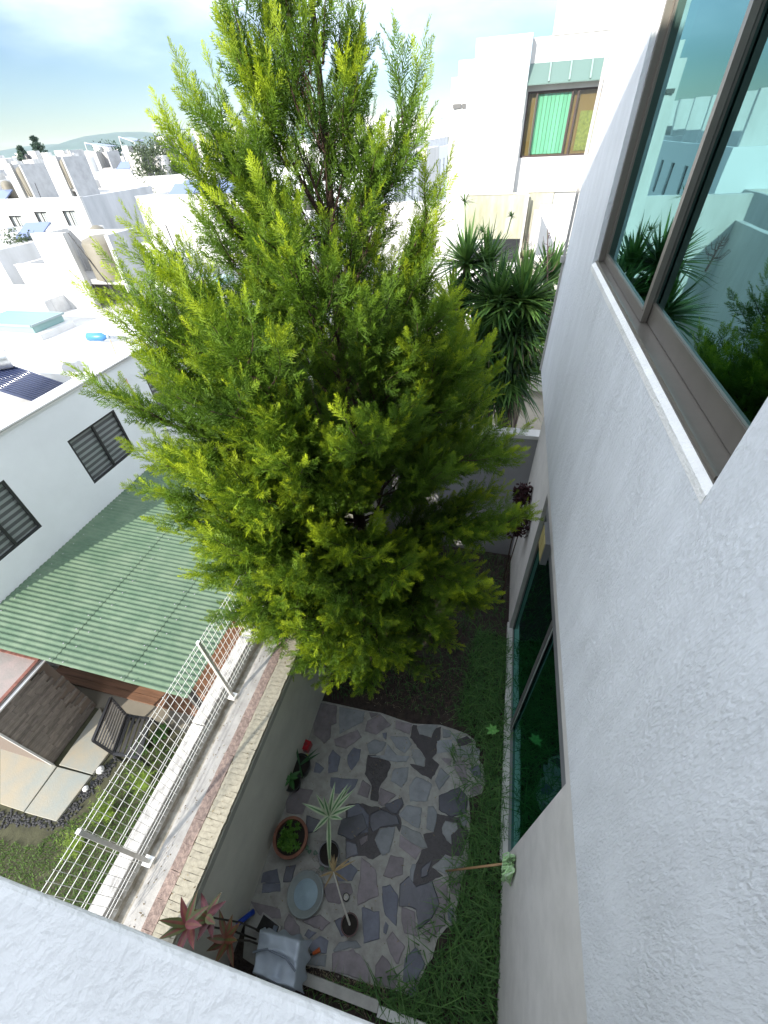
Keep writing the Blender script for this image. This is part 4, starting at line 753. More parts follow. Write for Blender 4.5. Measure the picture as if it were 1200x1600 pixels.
# towers behind
TW = [('tank tower on the row house roof, third from the left edge, dark left side', (-31.77, -30.81, 5.83, 8.22), 0), ('tank tower on the row house roof at the far left edge', (-36.27, -34.78, 5.37, 7.95), 0), ('small square tower with a solar panel, left of the bushy tree', (-52.57, -49.77, 6.23, 8.37), 1), ('narrow square tower with a solar panel touching the bushy tree', (-47.33, -45.38, 6.59, 8.7), 1), ('large white tower with a solar panel standing behind the bushy tree', (-34.91, -32.48, 6.73, 9.18), 1), ('white tower with a solar panel just left of the upper branches', (-28.02, -25.71, 6.73, 9.23), 1), ('white tower seen between the upper branches', (-24.84, -22.67, 6.63, 9.33), 1), ('small leaning looking tower between two dark conifers', (-66.39, -66.37, 5.34, 8.0), 0), ('white tower with a pale lid right of the dark conifers', (-59.35, -58.95, 6.4, 8.68), 0)]
for lab, (x0, x1, z0, z1), pn in TW:
    yd = 31.5 if 'row house' in lab else 58 if 'small square' in lab or 'narrow' in lab else 48 if 'large' in lab else 44 if 'branches' in lab else 62
    tower(x0, yd, z0 - .6, x1 - x0, 2.2, z1 - z0 + .6, lab, tank=not pn, panel=bool(pn))
# distant rows filling the land up to the horizon
rr = random.Random(5); lab_i = 0
ROWS = [(40, -58, -24, 6.5), (50, -72, -10, 6.9), (61, -84, -24, 6.8), (76, -100, -30, 7.3), (95, -120, -40, 7.4), (120, -150, -56, 7.2), (150, -190, -60, 7.0)]
SEEN = []; ORD = ['first', 'second', 'third', 'fourth', 'fifth', 'sixth', 'seventh', 'eighth', 'ninth', 'tenth', 'eleventh', 'twelfth', 'thirteenth', 'fourteenth', 'fifteenth']; RN = ['nearest row', 'second row', 'third row', 'middle row', 'fifth row', 'last row but one', 'farthest row']
for ri, (yy, xa, xb, zt) in enumerate(ROWS):
    x = xa
    while x < xb:
        w_ = rr.uniform(5.5, 10) * (1 + yy / 160); hh = zt + rr.uniform(-.35, .35)
        pos = (x - xa) / (xb - xa); ki = sum(1 for q_ in SEEN if q_[0] == ri); SEEN.append((ri,))
        t_ = thing('white_house', 'distant white house, %s from left in the %s of far roofs' % (ORD[ki], RN[ri]), 'house', (x + w_ / 2, yy + 4, 0), 'distant white houses below the hills')
        m_ = MB(); m_.box(x, x + w_ * .97, yy, yy + 8, 0, hh); 
        m_.build('wall', WHITE if rr.random() < .8 else mat('cream_far_wall', (.70, .66, .58), .9), t_)
        m_ = MB(); m_.box(x + w_ * .25, x + w_ * .36, yy + 1, yy + 2, hh, hh + 1.6); m_.build('roof_tower', WHITE_DIRTY, t_); m_ = MB(); m_.box(x + w_ * .42, x + w_ * .52, yy + 1.2, yy + 2, hh, hh + 1.3); m_.build('roof_tower', WHITE_DIRTY, t_)
        for k in (.15, .42, .68):
            if rr.random() < .75: q = MB(); q.box(x + w_ * k, x + w_ * k + 1.4, yy - .02, yy + .02, hh - 2.2, hh - 1.0); q.build('window', mat('far_dark_window', (.06, .08, .08), .2), t_)
        clutter(t_, x + .5, x + w_ * .9, yy + .5, yy + 5, hh, 2, rr)
        x += w_ * (1.02 if rr.random() < .7 else 1.3)

# ---- house to the right of the tree
rh = thing('right_house', 'white house right of the tree with a green curtained window and a stepped wall', 'house', (1.5, 21.0, 0.0))
GX0, GX1, GZ0, GZ1 = (0.0, 2.49, 7.505, 9.125)
m_ = MB()
wall_holes(m_, 'y', 19.5, 19.875, -0.06, 6.3, 0.0, 10.28, [(GX0, GX1, GZ0, GZ1)])
m_.box(0.495, 6.3, 19.47, 19.875, 10.282, 14.15)
m_.build('wall', WHITE, rh)
m_ = MB()
m_.box(-1.725, -0.075, 19.08, 20.4, 0.0, 10.34)
m_.box(-2.22, -1.727, 19.11, 20.55, 0.0, 9.92)
m_.box(-2.43, -2.222, 19.14, 20.7, 0.0, 9.56)
m_.build('stepped_wall', WHITE, rh)
for a, b in ((-2.34, -2.07), (-2.04, -1.92)):
    q = MB()
    q.box(a, b, 19.05, 19.076, 8.84, 8.945)
    q.build('vent_slot', mat('dark_vent', (0.12, 0.12, 0.12), 0.8), rh)
fr = window_y(rh, 19.5, GX0, GX1, GZ0, GZ1, mull=(0.12, 0.55, 0.62), fm=mat('dark_brown_frame', (0.045, 0.03, 0.028), 0.5), gm=glass_mat('clear_green_glass', (0.78, 0.93, 0.86), (0.8, 0.9, 0.9), fac_lo=0.02), back=mat('brown_room', (0.36, 0.12, 0.05), 0.8))
for i in range(9):
    q = MB()
    x_ = 0.18 + i * 0.082
    q.box(1.5 * x_, (x_ + 0.074) * 1.5, (13.1 + 0.008 * (i % 2)) * 1.5, (13.115 + 0.008 * (i % 2)) * 1.5, 7.58, 9.05)
    q.build('curtain_strip', mat('green_vertical_blind', (0.3, 0.47, 0.38), 0.7, rnd=0.1), fr)
q = MB()
q.box(1.725, 2.25, 19.668, 19.68, 7.625, 8.6)
q.build('gold_curtain', mat('gold_fabric', (0.45, 0.26, 0.06), 0.6, 0.5, 12), fr)
aw_ = thing('window_awning', 'sloping pale green glass awning above the green curtained window', 'awning', (1.2, 19.35, 9.2))
q = MB()
q.add([(-0.045, 19.485, 9.74), (6.3, 19.485, 9.74), (6.3, 19.17, 9.275), (-0.045, 19.17, 9.275), (-0.045, 19.485, 9.71), (6.3, 19.485, 9.71), (6.3, 19.17, 9.245), (-0.045, 19.17, 9.245)], [(0, 3, 2, 1), (4, 5, 6, 7), (0, 1, 5, 4), (1, 2, 6, 5), (2, 3, 7, 6), (3, 0, 4, 7)])
q.build('glass_sheet', mat('pale_green_awning', (0.1, 0.165, 0.15), 0.4), aw_)
for x_ in (0.38, 0.78, 1.18, 1.6):
    q = MB()
    q.bar((1.5 * x_, 19.47, 9.755), (1.5 * x_, 19.163, 9.297), 0.045)
    q.build('bracket', mat('grey_green_bracket', (0.2, 0.28, 0.26), 0.5), aw_)
q = MB()
q.box(-1.71, 0.45, 18.99, 19.065, 6.545, 6.59)
q.box(0.45, 6.3, 19.395, 19.455, 6.545, 6.605)
q.build('ledge_line', mat('grey_ledge', (0.45, 0.44, 0.38), 0.8), rh)
q = MB()
q.box(-1.71, 0.435, 19.005, 19.05, 5.21, 6.53)
q.box(0.495, 1.35, 19.41, 19.455, 2.6, 6.53)
q.build('stained_panel', STAINED, rh)
q = MB()
q.bar((0.465, 18.93, 1.85), (0.465, 18.93, 6.545), 0.075)
q.build('downpipe', mat('grey_pipe', (0.42, 0.4, 0.38), 0.5), rh)
q = MB()
q.box(-0.63, 0.39, 18.982, 19.002, 4.52, 5.203)
q.build('dark_opening', mat('black_opening', (0.012, 0.014, 0.018), 0.4), rh)
q = MB()
q.box(-0.93, -0.645, 18.9, 18.997, 4.4, 5.18)
q.build('opening_jamb', WHITE, rh)
q = MB()
q.box(-4.2, 0.45, 18.0, 18.75, 0.0, 4.49)
q.build('front_wall', WHITE, rh)
tb_ = thing('roof_terrace_box', 'white open topped terrace box right of the garage opening', 'terrace', (1.95, 18.0, 3.35))
q = MB()
q.box(0.75, 0.93, 16.8, 19.35, 2.45, 6.05)
q.box(0.931, 4.5, 16.8, 16.98, 2.45, 5.075)
q.box(0.931, 4.5, 18.9, 19.35, 2.45, 6.2)
q.box(0.931, 4.5, 16.982, 18.898, 4.55, 4.7)
q.build('wall', WHITE, tb_)
q = MB()
q.box(0.675, 4.5, 16.725, 16.793, 0.35, 4.925)
q.build('front_panel', STAINED, tb_)
# ---- long terrace far right : towers above a shaded facade with narrow windows
ft = thing('terrace_row', 'long white terrace with narrow windows receding between the tree and the right house', 'terraced houses', (-12, 55, 0))
hs = []
for k in range(13):
    y0 = 36 + k * 3.4; hs.append((y0, y0 + .95, 3.9, 5.9))
m_ = MB(); wall_holes(m_, 'x', -9.2, -9.0, 33, 82, 0, 7.0, hs); m_.box(-16, -9.201, 33, 33.2, 0, 7.0); m_.box(-16, -9.201, 33.21, 82, 6.6, 6.7)
m_.build('wall', mat('bluish_white_terrace', (.72, .75, .78), .85), ft)
for h_ in hs:
    q = MB(); q.box(-9.15, -9.12, h_[0], h_[1], h_[2], h_[3]); q.build('window', mat('far_dark_window', (.06, .08, .08), .2), ft)
for k in range(12):
    y0 = 36 + k * 3.9
    t_ = thing('roof_tower', 'white slab tower, %s from the near end of the row above the far terrace' % ORD[k], 'water tower', (-11.5, y0, 7), 'slab towers above the far terrace')
    m_ = MB(); m_.box(-13.2, -10.2, y0, y0 + .3, 6.7, 9.3 + .02 * k); m_.build('slab_wall', WHITE, t_)
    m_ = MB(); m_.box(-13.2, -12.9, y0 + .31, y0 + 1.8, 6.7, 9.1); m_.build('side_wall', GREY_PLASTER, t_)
for k, (yy, xa, xb, zt) in enumerate(((88, -22, -2, 8.6), (105, -30, 0, 9.2), (70, -30, -17, 8.2), (54, -24, -14, 7.8))):
    x = xa
    while x < xb:
        t_ = thing('white_house', 'far white house, %s along the %s row behind terrace' % (ORD[int(round((x - xa) / 3.1))], ('high', 'highest', 'lower', 'lowest')[k]), 'house', (x, yy, 0), 'white houses behind the far terrace')
        hh = zt + rr.uniform(-.5, .7); m_ = MB(); m_.box(x, x + 2.6, yy, yy + 5, 0, hh); m_.build('wall', WHITE, t_)
        q = MB(); q.box(x + .7, x + 1.5, yy - .03, yy + .01, hh - 1.8, hh - .9); q.build('window', mat('far_dark_window', (.06, .08, .08), .2), t_); x += 3.1
st = MB(); st.box(-8.99, -2.2, 20, 90, -0.02, .02); setp(st.build('street', mat('pale_street', (.33, .31, .28), .9, .2, .5)), kind='structure')
q = MB(); q.box(-8.6, -3.0, 27, 27.3, 0, 5.6); q.box(-8.6, -8.3, 20, 26.99, 0, 4.6); q.box(-12, -8.0, 17.0, 17.3, 0, 5.4); setp(q.build('street_wall', WHITE), 'white street wall low between the tree and the right house', 'wall')

# ------------------------------------------------------------------ foliage generators
def spray_templates(n=6, lat=15, seed=3):
    """flat feathery fronds of scale leaves, one unit long"""
    out = []
    for s in range(n):
        rg = np.random.default_rng(seed + s); V = []; F = []; T = []
        def tri(a, d, L, w, tone):
            d = d / np.linalg.norm(d); sd = np.cross(d, np.array([0, 0, 1.]) + rg.normal(size=3) * .5); sd /= np.linalg.norm(sd) + 1e-9
            k = len(V); V.extend([a - sd * w, a + sd * w, a + d * L]); F.append((k, k + 1, k + 2)); T.append(tone)
        bend = rg.uniform(-.12, .12)
        for i in range(lat):
            t = .03 + .93 * i / lat; base = np.array([t, bend * t * t, -.10 * t * t])
            for sg in (-1, 1):
                l = (.34 * (1 - t) ** .75 + .07) * rg.uniform(.7, 1.2); ang = rg.uniform(.55, .85)
                d = np.array([math.cos(ang), sg * math.sin(ang), rg.normal() * .22])
                tri(base, d, l, .017, .30 + .55 * t)
                for q in (.35, .65):
                    a = base + d * l * q
                    for s2 in (-1, 1):
                        if rg.random() < .8: tri(a, d + np.array([.25, s2 * .7, rg.normal() * .5]), l * .42 * rg.uniform(.7, 1.2) + .02, .013, .35 + .6 * (t * .6 + q * .4))
        tri(np.array([.9, bend * .8, -.08]), np.array([1., 0, 0]), .16, .014, 1.0)
        out.append((np.array(V), np.array(F), np.array(T)))
    return out
def frames_from(D, roll, up=np.array([0, 0, 1.])):
    D = D / np.linalg.norm(D, axis=1, keepdims=True); S = np.cross(D, up); ns = np.linalg.norm(S, axis=1, keepdims=True); S = np.where(ns < 1e-3, np.array([1., 0, 0]), S / np.maximum(ns, 1e-3)); U = np.cross(S, D)
    c_, s_ = np.cos(roll)[:, None], np.sin(roll)[:, None]; return D, S * c_ + U * s_, -S * s_ + U * c_
def place(templates, P, D, L, tone, rg, wide=1.0):
    n = len(P); roll = rg.uniform(0, 6.283, n); d, s, u = frames_from(D, roll); which = rg.integers(0, len(templates), n)
    Vs = []; Fs = []; Ts = []; k = 0
    for w_, (V, F, T) in enumerate(templates):
        ix = np.where(which == w_)[0]
        if not len(ix): continue
        A = P[ix][:, None, :] + L[ix][:, None, None] * (V[None, :, 0:1] * d[ix][:, None, :] + wide * V[None, :, 1:2] * s[ix][:, None, :] + wide * V[None, :, 2:3] * u[ix][:, None, :])
        Vs.append(A.reshape(-1, 3)); off = (np.arange(len(ix)) * len(V))[:, None, None] + k; Fs.append((F[None] + off).reshape(-1, 3))
        Ts.append(np.clip(T[None, :] * .55 + tone[ix][:, None] * .55 + rg.normal(0, .06, (len(ix), 1)), 0, 1).ravel()); k += len(ix) * len(V)
    return np.concatenate(Vs), np.concatenate(Fs), np.concatenate(Ts)

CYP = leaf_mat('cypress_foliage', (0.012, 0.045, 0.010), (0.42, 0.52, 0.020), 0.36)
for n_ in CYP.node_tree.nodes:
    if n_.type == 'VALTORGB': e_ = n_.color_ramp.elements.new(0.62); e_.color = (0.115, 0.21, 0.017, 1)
BARK = mat('reddish_bark', (0.065, 0.038, 0.027), .9, .4, 20, .8, 40, stretch=(1, 1, .2))
TIPS = [(-2.30, 4.30, 9.15), (-2.62, 4.1, 8.66), (-2.25, 4.35, 8.9), (-1.30, 4.7, 8.95), (-0.80, 4.76, 8.72), (-2.78, 3.92, 8.4), (-0.55, 4.74, 8.0), (-3.08, 3.5, 7.75), (-3.22, 3.2, 7.55), (-3.35, 3.0, 7.33),
        (-3.45, 2.6, 6.78), (-3.40, 2.70, 6.0), (-3.42, 2.5, 5.6), (-3.42, 2.5, 5.15), (-3.40, 2.75, 3.75), (-3.35, 2.85, 2.6), (-3.1, 2.6, 4.5), (-2.9, 2.3, 6.2), (-2.7, 2.3, 5.3), (-2.4, 2.2, 4.2), (-2.9, 3.0, 2.3), (-2.2, 2.5, 2.4), (-1.5, 2.6, 2.2), (-0.7, 2.9, 2.3),
        (-0.1, 3.3, 3.0), (0.45, 3.6, 3.6), (0.55, 4.0, 4.6), (0.35, 4.2, 5.6), (0.0, 4.3, 6.6), (-0.4, 4.0, 7.2), (0.5, 4.9, 4.4), (-1.9, 2.1, 5.0), (-1.2, 2.2, 4.6), (-0.5, 2.5, 4.8), (-1.6, 2.3, 6.4), (-0.9, 2.6, 6.6), (-2.3, 2.9, 7.3), (-1.5, 3.1, 7.7),
        (-2.6, 2.35, 3.2), (-2.0, 2.15, 3.0), (-1.4, 2.25, 3.1), (-0.8, 2.35, 3.3), (-0.2, 2.7, 3.7), (-3.0, 2.7, 3.0), (-2.5, 2.6, 1.9), (-1.8, 2.55, 1.8), (-1.1, 2.6, 1.9), (-0.4, 2.9, 2.1), (0.1, 3.3, 2.5), (-2.2, 2.1, 3.8), (-1.6, 2.0, 3.9), (-1.0, 2.1, 4.0), (-2.9, 2.2, 3.9), (-3.2, 2.5, 3.2), (0.3, 3.2, 4.2), (0.55, 3.7, 3.2), (-2.6, 2.0, 5.0)]
def conifer(label, base, height, prof, nb, seed):
    rg = np.random.default_rng(seed); bx, by, bz = base
    tree = thing('conifer_tree', label, 'tree', base)
    tk = MB(); pts = [(bx + .05 * math.sin(z_ * .9), by + .05 * math.cos(z_ * .7), bz + z_) for z_ in np.linspace(0, height * .98, 14)]
    tk.tube(pts, [max(.012, .15 * (1 - i / 13.5) ** 1.1) for i in range(14)], n=9); tk.build('trunk', BARK, tree, smooth=True)
    pz = [p[0] for p in prof]; pr_ = [p[1] for p in prof]
    P = []; D = []; L = []; T = []; br = MB()
    def plume(a, d0, Lp, tone0, order, thick):
        """a pointed plume : a curved axis carrying fronds all round, shorter towards the tip"""
        n = 7; ts = np.linspace(0, 1, n); d0 = d0 / np.linalg.norm(d0); side = np.cross(d0, [0, 0, 1.]); side /= np.linalg.norm(side) + 1e-9
        cv = rg.normal(0, .07) * Lp; up = np.cross(side, d0)
        pts = a + d0 * (Lp * ts)[:, None] + side * (cv * np.sin(ts * 3.1))[:, None] + np.array([0, 0, 1.]) * (.16 * Lp * ts ** 2)[:, None] * (1 - abs(d0[2])) - up * (.05 * Lp * np.sin(ts * 3.1))[:, None]
        br.tube([tuple(p) for p in pts[:-1]], [max(.003, thick * (1 - t)) for t in ts[:-1]], n=4 if order else 6, cap=False)
        nf = max(5, int(Lp / .061)) if order else 0
        for k in range(nf + 1):
            t = (.06 + .94 * (k / nf)) if nf else 1.0; q = t * (n - 1); j = min(n - 2, int(q)); p = pts[j] + (pts[j + 1] - pts[j]) * (q - j); dd = pts[j + 1] - pts[j]; dd /= np.linalg.norm(dd)
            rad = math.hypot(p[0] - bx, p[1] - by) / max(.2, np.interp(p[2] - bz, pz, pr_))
            if rad < .28 and rg.random() < .7: continue
            phi = k * 2.4 + rg.uniform(-.4, .4); sd = np.cross(dd, [0, 0, 1.]); sd /= np.linalg.norm(sd) + 1e-9; u2 = np.cross(sd, dd)
            out = sd * math.cos(phi) + u2 * math.sin(phi) * .75; lf = (.13 + .17 * (1 - t) ** .7) * rg.uniform(.85, 1.2) * (1 if Lp > .5 else .85)
            if t > .97: out = out * 0; lf = .15
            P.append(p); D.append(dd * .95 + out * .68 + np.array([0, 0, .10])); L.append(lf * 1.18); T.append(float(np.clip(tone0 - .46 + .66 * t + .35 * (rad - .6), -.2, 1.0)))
        return pts
    for i in range(nb):
        f_ = (i + rg.uniform(0, 1)) / nb; zt = 1.45 + (height - 1.55) * f_ ** 1.04
        R = np.interp(zt, pz, pr_) * (rg.uniform(.72, 1.0) if rg.random() < .70 else rg.uniform(1.0, 1.16)) * (rg.uniform(.6, 1.35) if zt > 7.4 else 1.0); az = i * 2.39996 + rg.uniform(-.3, .3)
        right = max(0, math.cos(az)); R *= 1 - .36 * right * max(0, min(1, (zt - 4.8) / 1.2)); R *= 1 + .14 * right * (zt < 5); R = min(R, 2.46 / max(.4, right)) if right > .4 else R
        slope = np.interp(zt, [0, 1.5, 3, 6, 8, 10.5], [.0, .15, .42, .95, 2.0, 3.6]) * rg.uniform(.8, 1.2)
        R = max(R, .10); rise = min(slope * R, zt - .45); z0 = zt - rise; hd = np.array([math.cos(az), math.sin(az), 0])
        if i < len(TIPS):
            tx, ty, tz = TIPS[i]; tx = bx + (tx - bx) * .93; ty = by + (ty - by) * .93; R = math.hypot(tx - bx, ty - by); hd = np.array([tx - bx, ty - by, 0]) / R; zt = tz; slope = np.interp(zt, [0, 1.5, 3, 6, 8, 10.5], [.0, .15, .42, .80, 1.8, 3.2]); rise = min(slope * R, zt - .45); z0 = zt - rise
        a = np.array([bx, by, bz + z0]); tip = a + hd * R + np.array([0, 0, rise]); Lb = float(np.linalg.norm(tip - a)); tone = rg.uniform(.30, .72)
        d0 = (tip - a) / Lb; mid = int(max(0, round((Lb - .45) * (5.4 if zt < 7.2 else 4.3))))
        pts = plume(a, d0, Lb * .62, tone, 0, .03 * Lb / 2.6)
        e = pts[-1]; plume(e, tip - e, max(.45, float(np.linalg.norm(tip - e))) * 1.08, tone, 1, .012)
        sd0 = np.cross(d0, [0, 0, 1.]); sd0 /= np.linalg.norm(sd0) + 1e-9; up0 = np.cross(sd0, d0)
        for m in range(mid):
            t = .22 + .74 * (m + rg.uniform(0, .8)) / max(1, mid); q = a + (tip - a) * t; q = q + (pts[min(6, int(min(.999, t / .62) * 6))] - (a + (tip - a) * min(.62, t))) * .8
            sg = 1 if m % 2 else -1; ang = rg.normal(0, .55)
            dd = d0 * .95 + (sd0 * sg * math.cos(ang) + up0 * math.sin(ang)) * rg.uniform(.45, .85) + np.array([0, 0, .26])
            plume(q, dd, (.34 + .30 * Lb * (1 - t) ** .7) * rg.uniform(.8, 1.15), tone + rg.uniform(-.14, .14), 1, .009)
    P = np.array(P); P[:, 0] = np.minimum(P[:, 0], XW - .20)
    V, F, Tn = place(TEMPL, P, np.array(D), np.array(L), np.array(T), rg, wide=1.0)
    V[:, 0] = np.where(V[:, 0] > XW - .02, XW - .02 - (V[:, 0] - XW + .02) * .3, V[:, 0])
    br.build('branches', BARK, tree)['kind'] = 'stuff'
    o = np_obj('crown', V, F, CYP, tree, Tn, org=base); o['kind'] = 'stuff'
    print('conifer sprays', len(P), 'tris', len(F))
    return tree
TEMPL = spray_templates()
PROF = [(0, .3), (.8, 1.15), (1.5, 1.75), (2.5, 2.2), (4, 2.42), (5.5, 2.52), (6.5, 2.45), (7, 2.1), (7.5, 1.65), (8, 1.0), (8.5, .60), (9, .36), (9.6, .24), (10.4, .16), (10.9, .02)]
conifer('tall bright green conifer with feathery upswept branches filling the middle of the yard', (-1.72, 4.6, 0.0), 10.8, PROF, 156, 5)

# ---- small broadleaf / far trees
def leaf_cloud(n, c, rad, sz, rg, squash=1.0):
    u = rg.normal(size=(n, 3)); u /= np.linalg.norm(u, axis=1, keepdims=True); lump = 1 + .28 * np.sin(u[:, 0] * 5 + rg.uniform(0, 6)) * np.cos(u[:, 1] * 4 + rg.uniform(0, 6)) + .15 * np.sin(u[:, 2] * 9)
    r = rg.uniform(.35, 1, n) ** .5; P = np.array(c) + u * (r * lump)[:, None] * np.array([rad, rad, rad * squash])
    d = rg.normal(size=(n, 3)); d /= np.linalg.norm(d, axis=1, keepdims=True); s = np.cross(d, rg.normal(size=(n, 3))); s /= np.linalg.norm(s, axis=1, keepdims=True)
    V = np.stack([P, P + d * sz * .5 + s * sz * .28, P + d * sz, P + d * sz * .5 - s * sz * .28], 1).reshape(-1, 3); b = np.arange(n)[:, None] * 4
    return V, np.concatenate([b + np.array([[0, 1, 2]]), b + np.array([[0, 2, 3]])], 0), np.tile(rg.uniform(0, 1, n), 2)
FARLEAF = leaf_mat('grey_green_leaves', (0.035, 0.055, 0.028), (0.10, 0.135, 0.065), .25)
DARKLEAF = leaf_mat('dark_conifer_leaves', (0.015, 0.04, 0.025), (0.045, 0.085, 0.05), .2)
def far_tree(label, x, y, zc, r, sq, leafm, n=2600, name='broadleaf_tree', cone=False, sz=.16):
    rg = np.random.default_rng(int(abs(x * 7 + y))); t_ = thing(name, label, 'tree', (x, y, 0))
    m_ = MB(); m_.tube([(x, y, 0), (x + .1, y, zc * .5), (x, y, zc)], [.22, .16, .08], n=7); m_.build('trunk', BARK, t_)
    parts = []
    if cone:
        for k in range(7): f_ = k / 6; parts.append(leaf_cloud(n // 7, (x, y, zc + (f_ - .45) * 2 * r * sq), r * (1.05 - .9 * f_), sz, rg, .6))
    else:
        parts.append(leaf_cloud(n // 2, (x, y, zc), r * .8, sz, rg, sq))
        for k in range(7): a = rg.uniform(0, 6.28); parts.append(leaf_cloud(n // 14, (x + math.cos(a) * r * .6, y + math.sin(a) * r * .6, zc + rg.uniform(-.7, .7) * r * sq), r * .42, sz, rg, 1))
    v, f_, tt = merge(parts); o = np_obj('crown', v, f_, leafm, t_, tt, org=(x, y, 0)); o['kind'] = 'stuff'
far_tree('bushy grey green tree rising behind the white roofs left of the big conifer', -31.132, 42, 6.3, 2.55, 1.15, FARLEAF, n=9000, sz=.2)
far_tree('small green tree in the shaded patio at the far left', -27.077, 23.0, 4.2, 1.6, .6, FARLEAF, n=3000)
far_tree('taller dark conifer against the hills at far left', -92.731, 90, 7.2, 3.2, 1.0, DARKLEAF, n=2500, name='far_conifer', cone=True, sz=.4)
far_tree('shorter dark conifer against the hills at far left edge', -97.212, 90, 6.8, 3.0, .8, DARKLEAF, n=2500, name='far_conifer', cone=True, sz=.4)
far_tree('round green tree between two solar panel towers', -67.077, 80, 7.0, 3.4, .8, DARKLEAF, n=2500, sz=.35)

# ------------------------------------------------------------------ yucca clump behind the conifer
YUC = leaf_mat('yucca_leaf', (0.022, 0.070, 0.020), (0.11, 0.21, 0.045), .25, rough=.4)
DEADL = leaf_mat('dead_yucca_leaf', (0.20, 0.17, 0.10), (0.42, 0.38, 0.26), .2)
def swords(base, n, L, w, rg, lo=-.9, hi=1.0, droop=.35, seg=4):
    base = np.array(base); az = rg.uniform(0, 2 * np.pi, n); el = np.arcsin(rg.uniform(lo, hi, n)); d = np.stack([np.cos(az) * np.cos(el), np.sin(az) * np.cos(el), np.sin(el)], 1)
    s = np.stack([-np.sin(az), np.cos(az), np.zeros(n)], 1); Ls = L * rg.uniform(.7, 1.1, n); rows = []
    for k in range(seg + 1):
        t = k / seg; c_ = base + d * (Ls * t)[:, None] + np.array([0, 0, -1.]) * (droop * Ls * t * t * np.cos(el))[:, None]; ww = w * (np.array([.5, 1, .85, .5, .04])[k] if seg == 4 else (1 - t))
        ridge = np.array([0, 0, -1.]) * ww * .35
        rows.append(np.stack([c_ - s * ww, c_ + ridge, c_ + s * ww], 1))
    V = np.stack(rows, 1).reshape(n, -1, 3); F = []
    for k in range(seg):
        for j in range(2):
            a = k * 3 + j; F += [(a, a + 1, a + 4), (a, a + 4, a + 3)]
    F = np.array(F); b = (np.arange(n) * (seg + 1) * 3)[:, None, None]
    return V.reshape(-1, 3), (F[None] + b).reshape(-1, 3), np.repeat(rg.uniform(0, 1, n), len(F))
def yucca(label, x, y, heads, trunk_r, seed, zb=0.0):
    t_ = thing('yucca', label, 'yucca', (x, y, zb)); rg = np.random.default_rng(seed)
    for hx, hy, hz, L, n, w in heads:
        m_ = MB(); m_.tube([(x, y, zb), (x + (hx - x) * .3, y + (hy - y) * .3, zb + (hz - zb) * .5), (hx, hy, hz)], [trunk_r, trunk_r * .9, trunk_r * .6], n=9); m_.build('trunk', mat('purplish_brown_trunk', (.12, .085, .075), .9, .4, 12, .8, 30), t_)
        v, f_, tt = swords((hx, hy, hz), n, L, w, rg, lo=-.10, droop=.22); o = np_obj('leaf_head', v, f_, YUC, t_, tt, org=(x, y, zb)); o['kind'] = 'stuff'
        v, f_, tt = swords((hx, hy, hz - .1), n // 3, L * .9, w * .7, rg, lo=-.98, hi=-.35, droop=.3); o = np_obj('old_leaves', v, f_, YUC, t_, tt * .3, org=(x, y, zb)); o['kind'] = 'stuff'
        v, f_, tt = swords((hx, hy, hz - .35), n // 6, L * .8, w * .6, rg, lo=-.98, hi=-.55, droop=.2); o = np_obj('dead_leaves', v, f_, DEADL, t_, tt, org=(x, y, zb)); o['kind'] = 'stuff'
    return t_
yucca('large yucca with long sword leaves against the corner of the right wall', .50, 8.9, [(.40, 8.6, 5.9, 1.0, 230, .036), (.62, 9.0, 5.2, 1.05, 240, .036), (.45, 8.5, 4.6, 1.0, 220, .034), (.85, 9.4, 6.1, .85, 130, .030), (.30, 8.6, 5.3, 1.0, 200, .034)], .15, 4)
yucca('wide bushy yucca between the large yucca and the conifer', -.20, 9.0, [(-.05, 8.7, 5.85, 1.0, 230, .036), (-.30, 8.6, 5.1, 1.05, 230, .036), (.08, 8.5, 4.4, 1.0, 200, .034), (-.55, 8.8, 4.4, 1.0, 180, .034)], .14, 14)
yucca('upright yucca behind the branches right of the conifer top', -.75, 9.2, [(-.72, 9.2, 6.4, .9, 150, .032), (-.35, 9.4, 6.3, .85, 130, .030), (-.9, 9.0, 5.6, 1.0, 170, .034)], .10, 9)
def star_plant(label, pts, top, n, L, seed, name='papyrus_stem'):
    rg = np.random.default_rng(seed); t_ = thing(name, label, 'plant', pts[0])
    m_ = MB(); m_.tube(pts, .012, n=6); m_.build('stem', mat('pale_green_stem', (.22, .27, .16), .8), t_)
    v, f_, tt = swords(top, n, L, .010, rg, lo=-.1, hi=.98, droop=.25); o = np_obj('leaf_star', v, f_, YUC, t_, tt, org=pts[0]); o['kind'] = 'stuff'
star_plant('tall thin stem topped with a star of narrow leaves, left of the right house garage', [(-0.662, 9.5, 6.254), (-0.809, 9.5, 6.792), (-0.865, 9.5, 7.307)], (-0.866, 9.5, 7.326), 42, .26, 1)
star_plant('bent thin stem with a small leaf star in front of the dark garage opening', [(-0.255, 9.5, 6.476), (-0.044, 9.5, 6.828), (-0.003, 9.5, 7.083)], (-0.006, 9.5, 7.102), 26, .14, 2)
star_plant('short stem with a dull green leaf star among the yucca leaves', [(-0.487, 9.5, 6.367), (-0.491, 9.5, 6.842)], (-0.493, 9.5, 6.862), 30, .22, 3)
